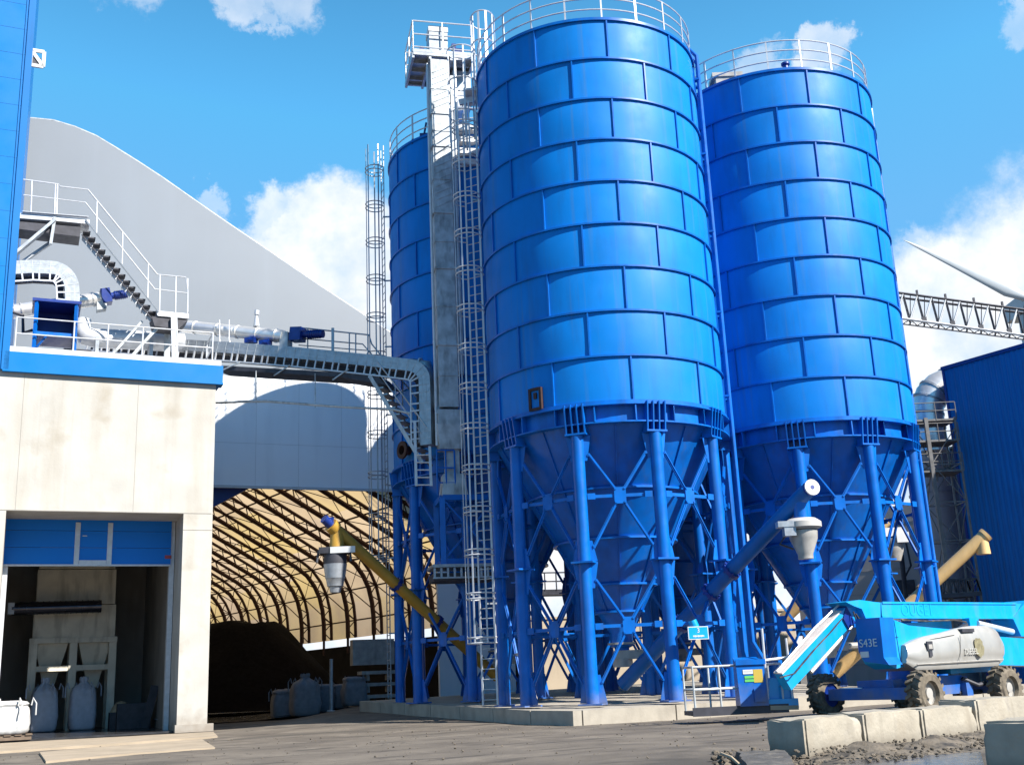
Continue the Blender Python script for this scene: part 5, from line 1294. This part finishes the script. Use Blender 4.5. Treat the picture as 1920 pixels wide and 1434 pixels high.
# engine cover
def cover(u0, u1, prof_t, bulge):
    pts = []
    for k in range(13):
        f = k/12; u = u0+(u1-u0)*f
        row = []
        for j in range(11):
            g = j/10; vt = np.interp(f*(u1-u0)+u0, [1690, 1710, 1760, 1790, 1815, 1845, 1862, 1870], [1209, 1196, 1185, 1176, 1173, 1174, 1184, 1200]); vb = np.interp(u, [1690, 1700, 1760, 1862, 1870], [1243, 1257, 1254, 1248, 1240])
            v = vb+(vt-vb)*g
            depth = -bulge*(math.sin(math.pi*min(1, max(0, g*.88+.10)))**.26)*(min(1, max(0, (u-1684)/22))**.45)*(min(1, max(0, (1875-u)/12))**.5)
            if .1 < g < .32: depth += .03*math.sin((g-.1)/.22*math.pi)
            row.append(L3(u, v, .34)+L2*depth)
        pts.append(row)
    return pts
ptc = cover(1690, 1870, None, .30)
b = MB(); b.grid(ptc)
edge = [r[0] for r in ptc]; tpz = [r[-1] for r in ptc]
b.grid([tpz, [p+L2*1.0-Z*.08 for p in tpz]]); b.grid([[p+L2*1.0 for p in edge], edge]); b.grid([ptc[0], [p+L2*.9 for p in ptc[0]]]); b.grid([[p+L2*.9 for p in ptc[-1]], ptc[-1]])
ec = b.build('engine_cover', SILVER, lift, 50)
b = MB(); b.path([L3(1700, 1246, .34)-L2*.27, L3(1735, 1243.5, .34)-L2*.3, L3(1860, 1236.5, .34)-L2*.3], .014, 5); b.path([L3(1708, 1203, .34)-L2*.2, L3(1740, 1196, .34)-L2*.26, L3(1772, 1190, .34)-L2*.26], .010, 5); b.build('cover_trim', GREYU, ec)
b = MB(); b.path([L3(1604, 1150, 1.0), L3(1612, 1162, .95), L3(1628, 1166, .93), L3(1650, 1161, .93)], .022, 6); b.path([L3(1600, 1146, 1.0), L3(1607, 1168, .95), L3(1630, 1172, .93), L3(1660, 1162, .93), L3(1700, 1160, .93)], .018, 6); b.path([j0_ if False else L3(1586, 1150, 1.15), L3(1560, 1182, 1.15), L3(1530, 1214, 1.2), L3(1490, 1262, 1.3), L3(1462, 1270, 1.4)], .016, 6); b.path([L3(1690, 1162, .9), L3(1740, 1164, .9), L3(1790, 1162, .9), L3(1812, 1166, .8)], .02, 6); b.build('hydraulic_hoses', BLACK, lift)
b = MB()
for u0, v0, u1, v1 in ((1676, 1162, 1690, 1248), (1664, 1196, 1684, 1194)): b.path([L3(u0, v0, .345), L3(u1, v1, .345)], .008, 4)
b.build('panel_gap', NAVY, lift)
b = MB(); 
ps = [L3(1777+2*math.sin(k/8*3.1), 1250-66*k/8, .34)-L2*.315 for k in range(1, 8)]; b.path(ps, .012, 5); b.build('cover_seam', GREYU, ec)
b = MB(); q = L3(1743, 1210, .03); b.box(q, (.22, .03, .2), (L1, L2, Z), 0); b.box(q-L2*.016-Z*.02, (.14, .02, .1), (L1, L2, Z), 1); b.box(L3(1745, 1225, .03), (.12, .03, .12), (L1, L2, Z), 0); b.build('latch', [DARK, GREYU], ec, 0)
text_mesh('DIESEL', .19, L3(1822, 1221, .015), L1, Z, 'lettering', LETG, ec, .004)
b = MB(); rnd = random.Random(2); q = L3(1836, 1213, .012); b.add([q+L1*(.17+.05*rnd.random())*math.cos(a)+Z*(.2+.05*rnd.random())*math.sin(a) for a in np.linspace(0, 2*math.pi, 22)[:-1]], [tuple(range(21))]); b.build('dirt_patch', mat('olive_grime', (.19, .17, .10), .9, 0, .3, 9, bump=.4), ec, 0)
b = MB(); b.beam(L3(1800, 1180, .4), L3(1812, 1172, .4), .1, .12); b.box(L3(1805, 1182, .2), (.5, .3, .08), (L1, L2, Z)); b.build('intake', DARK, ec, 0)
# main boom
b = MB(); q = [L3(1652, 1130), L3(1990, 1133), L3(1990, 1158), L3(1652, 1158)]
b.prism([L3(1652, 1128.5, .95), L3(1915, 1131, .95), L3(1900, 1159, .95), L3(1654, 1158, .95)], L2*.5); 
for v0 in (1129.5, 1156.5): a, c = L3(1654, v0, .94), L3(1905, v0+1.5, .94); b.beam(a, c, .03, .05)
ob = b.build('main_boom', CYAN, lift, 0)
text_mesh('OUGE1', .40, L3(1720, 1144, .944), L1, Z, 'lettering', FAINT, ob, .003)
b = MB(); b.prism([L3(1586, 1128, .9), L3(1612, 1124, .9), L3(1640, 1128, .9), L3(1651, 1129, .9), L3(1651, 1157, .9), L3(1627, 1167, .9), L3(1616, 1141, .9), L3(1602, 1136, .9)], L2*.6); b.build('boom_head', CYAN, lift, 0)
b = MB(); b.prism([L3(1900, 1160, .9), L3(1925, 1125, .9), L3(1970, 1125, .9), L3(1990, 1200, .9), L3(1915, 1192, .9)], L2*.65); b.build('riser', CYAN, lift, 0)
b = MB(); b.tube(L3(1832, 1168, .8), L3(1898, 1184, .8), .075, 12); b.build('lift_cylinder', GALVW, lift)
b = MB(); b.box(L3(1820, 1166, .9), (.4, .2, .2), (L1, L2, Z)); b.beam(L3(1690, 1180, 1.5), L3(1775, 1175, 1.5), .3, .3); b.build('boom_bracket', CYAN, lift, 0)
# jib down to the basket
j0, j1 = L3(1596, 1141, 1.2), L3(1468, 1278, 1.6)
jd = (j1-j0).normalized(); js = L2; ju = js.cross(jd).normalized(); ju = ju if ju.z > 0 else -ju
b = MB(); b.beam(j0, j1, .26, .42, ju); b.build('jib', CYAN, lift, 0)
b = MB(); b.beam(j0+ju*.23+jd*.4, j1+ju*.23, .27, .03, ju); b.build('jib_top_plate', mat('pale_jib_top', (.62, .55, .50), .6, 0, .1, 3), lift, 0)  # pale beige plate along the upper face of the jib
b = MB(); b.tube(j0-ju*.30+jd*.2, j0-ju*.34+jd*1.9, .05, 10); b.path([j0+ju*.3+jd*.2, j0+ju*.34+jd*1.2, j1+ju*.28], .025, 6); b.build('jib_cylinder', STEEL, lift)
b = MB(); b.prism([L3(1586, 1136, 1.1), L3(1600, 1140, 1.1), L3(1606, 1165, 1.1), L3(1592, 1178, 1.1), L3(1582, 1160, 1.1)], L2*.5); b.build('knuckle', NAVY, lift, 0)
# basket
bk0 = P(1310, 1322, 27.3); bz = .16
bo = P(1388, 1322, 27.4); bo.z = bz; bx = V((.995, .09, 0)); by = V((-.09, .995, 0))
def KP(a, b_, z): return bo+bx*a+by*b_+Z*z
bas = b = MB()
b.box(KP(0, .5, .06), (2.25, 1.0, .10), (bx, by, Z)); b.box(KP(0, -.03, .10), (2.3, .05, .2), (bx, by, Z))
ob = b.build('basket_floor', DARK, lift, 0)
b = MB()
for a in (-1.08, -.45, .35, 1.05):
    for y in (0, 1.0): b.tube(KP(a, y, .1), KP(a, y, 1.12), .026, 8)
for z in (1.12, .6):
    for y in (0, 1.0): b.tube(KP(-1.08, y, z), KP(.3 if y == 0 else 1.05, y, z), .026, 8)
    for a in (-1.08, 1.05): b.tube(KP(a, 0, z), KP(a, 1, z), .026, 8)
b.build('basket_rail', GALVD, lift)
b = MB(); b.hexa([KP(x, y, z) for x, y, z in ((-.02, -.12, .18), (.66, -.12, .18), (.66, .3, .18), (-.02, .3, .18), (-.05, -.12, 1.16), (.62, -.12, 1.16), (.58, .3, 1.3), (0, .3, 1.3))]); b.box(KP(.3, -.13, 1.18), (.72, .06, .12), (bx, by, Z)); b.box(KP(.45, -.14, .42), (.26, .04, .3), (bx, by, Z)); cb = b.build('console_box', BLUED, lift, 20)
b = MB(); b.box(KP(.46, -.128, .86), (.22, .01, .3), (bx, by, Z), 0); b.box(KP(.22, -.128, .96), (.24, .01, .1), (bx, by, Z), 1)
for z in (.84, .76): b.box(KP(.24, -.128, z), (.22, .01, .06), (bx, by, Z), 2)
for z in (.96, .98): b.box(KP(.22, -.134, z), (.2, .004, .006), (bx, by, Z), 3)
b.build('stickers', [OCHRE, LETW, GREEN, LETG], cb, 0)
b = MB(); b.tube(KP(.68, 0, .3), KP(.7, 0, 1.95), .03, 8); b.tube(KP(.6, .0, 1.2), KP(1.3, .05, 1.25), .035, 8); b.tube(KP(1.3, .05, .15), KP(1.28, .05, 1.7), .03, 8); b.build('gate_post', GALVW, lift)
b = MB(); b.box(KP(1.02, .1, .2), (.75, .3, .22), (bx, by, Z)); b.prism([KP(.72, .1, .3), KP(1.35, .1, .3), KP(1.3, .1, .75), KP(.8, .1, .8)], by*.3); b.build('jib_mount', CYAN, lift, 0)
b = MB(); b.beam(KP(.7, -.06, .12), KP(1.38, -.06, .10), .03, .1); b.build('worn_step', APRON, lift, 0)

# ------------------------------------------------------------------ concrete blocks, dirt and rubble in the foreground
blk0 = PZ(1513, 1420, 0); BX = V((math.cos(R(37.5)), math.sin(R(37.5)), 0)); BY = V((-BX.y, BX.x, 0))
def rough_block(label, p, ax, ay, lx, ly, h, seed, group, tilt=0):
    b = MB(); n = 7; rnd = random.Random(seed)
    bm = bmesh.new(); bmesh.ops.create_cube(bm, size=1)
    bmesh.ops.bevel(bm, geom=bm.edges[:], offset=.035, segments=2, affect='EDGES')
    bmesh.ops.subdivide_edges(bm, edges=[e for e in bm.edges if e.calc_length() > .5], cuts=6, use_grid_fill=True)
    vs = []
    for v in bm.verts:
        c = v.co; q = V(p)+ax*((c.x+.5)*lx)+ay*((c.y+.5)*ly)+Z*((c.z+.5)*h-.03)
        nzv = noise.noise(q*2.3+V((seed, 0, 0)))*.018+noise.noise(q*9)*.006
        edge_ = sum(abs(abs(x)-.5) < .05 for x in c)
        q += (ax*c.x+ay*c.y+Z*c.z)*(nzv*2.2)-(ax*c.x+ay*c.y+Z*c.z)*(max(0, noise.noise(q*5+V((0, seed, 0))))*.10 if edge_ >= 2 else 0)
        vs.append(q)
    bm.verts.ensure_lookup_table(); fs = [tuple(v.index for v in f.verts) for f in bm.faces]; bm.free()
    b.add(vs, fs); return tag(b.build('concrete_block', CONCB, None, 40), label, 'concrete block', group)
s_ = 0
labs = ['rough concrete block at the near left end of the row with a shaded end face', 'rough concrete block second in the row with a dark joint at its right', 'rough concrete block third in the row in front of the muddy near wheel', 'rough concrete block fourth in the row half hidden by the dark near block']
us = [1513, 1618.5, 1727, 1831]
BPn = plane(blk0, BY)
ss = [(BPn(u, v)-blk0).dot(BX) for u, v in ((1513, 1420), (1618, 1340), (1727, 1330), (1829, 1322))]
ss.append(ss[-1]+1.6)
for i in range(4):
    rough_block(labs[i], blk0+BX*(ss[i]+.012), BX, BY, ss[i+1]-ss[i]-.03, .66, .52+.008*(i % 2)+(.06 if i == 3 else 0), i+1, 'concrete blocks along the dirt bank')
nb = PZ(1841, 1434, .2); nb = P(1840, 1400, 11.6); nb.z = 0
rough_block('big concrete block nearest the camera at the lower right corner with its face in shade', nb, V((.62, -.785, 0)), V((.785, .62, 0)), 1.3, 1.1, .60, 9, 'concrete blocks along the dirt bank')
# dirt bank in front of the blocks
b = MB(); nu, nv = 90, 22; pts = []
for i in range(nu+1):
    row = []
    for j in range(nv+1):
        s_ = -.5+5.4*i/nu; w = -1.5+1.52*j/nv
        q = blk0+BX*s_+BY*w; env = sstep((w+1.35)/.75)*(1-.35*sstep((w+.45)/.4))*sstep((s_+.4)/1.0)
        h_ = env*(.13+.10*noise.noise(V((s_*1.3, w*1.2, 5)))+.07*noise.noise(V((s_*4, w*4, 2)))+.035*noise.noise(V((s_*11, w*11, 8))))-.03
        row.append(V((q.x, q.y, h_)))
    pts.append(row)
tag(b.grid(pts).build('dirt_bank', DIRT, None, 60), kind='structure')
rnd = random.Random(21)
def rubble(name, mt, spots):
    b = MB()
    for (q, r) in spots:
        bm = bmesh.new(); bmesh.ops.create_icosphere(bm, subdivisions=1, radius=r); vs = [q+V((v.co.x*rnd.uniform(.7, 1.3), v.co.y*rnd.uniform(.7, 1.3), v.co.z*rnd.uniform(.5, .9))) for v in bm.verts]; bm.verts.index_update()
        fs = [tuple(v.index for v in f.verts) for f in bm.faces]; bm.free(); b.add(vs, fs)
    return b.build(name, mt, None, 0)
sp = []
for i in range(420):
    s_ = rnd.uniform(-.6, 4.6); w = -rnd.random()**.8*1.5-.02; q = blk0+BX*s_+BY*w; q.z = .03+.08*sstep((w+1.2)/.8); sp.append((q, rnd.uniform(.008, .032)))
for i in range(260):
    q = PZ(rnd.uniform(1335, 1540), 1404+34*rnd.random()**.7, 0); q.z = .02; sp.append((q, .01+.045*rnd.random()**3))
tag(rubble('dirt_clods', DIRT, sp), kind='stuff')
sp = []
for i in range(900): 
    q = V((rnd.uniform(-12, 7), rnd.uniform(15.5, 31), .004)); sp.append((q, .005+.024*rnd.random()**3))
tag(rubble('loose_gravel', DIRT, sp), kind='stuff')
# wet mud strip and a broken asphalt slab
wp = [PZ(u, v, .012) for u, v in ((1560, 1434), (1600, 1424), (1680, 1417), (1760, 1414), (1838, 1408), (1850, 1450), (1560, 1450))]
tag(MB().add(wp, [tuple(range(7))]).build('wet_mud', PUDD, None, 0), kind='structure')
q = [PZ(u, v, .10) for u, v in ((1374, 1409), (1420, 1406), (1478, 1405), (1492, 1413), (1500, 1440), (1440, 1446), (1395, 1440))]
b = MB(); nn_ = 14; pts = []
for i in range(nn_+1):
    row = []
    for j in range(nn_+1):
        a = q[0].lerp(q[2], i/nn_); c = q[6].lerp(q[4], i/nn_); p = a.lerp(c, j/nn_); e = min(i, nn_-i, j, nn_-j)/nn_
        p = p+V((.05*noise.noise(p*6), .05*noise.noise(p*6+V((3, 0, 0))), 0)); p.z = .02+(.10 if e > 0 else -.04)+.02*noise.noise(p*8); row.append(p)
    pts.append(row)
tag(b.grid(pts).build('asphalt_lump', ASPH, None, 30), 'broken dark asphalt lump lying by the end of the block row', 'asphalt lump')
b = MB(); b.path([PZ(1352, 1412, .06), PZ(1372, 1420, .14), PZ(1390, 1436, .05)], .02, 6); tag(b.build('bent_rod', CLOTH, None), 'thin pale bent rod lying beside the broken asphalt lump', 'rod')
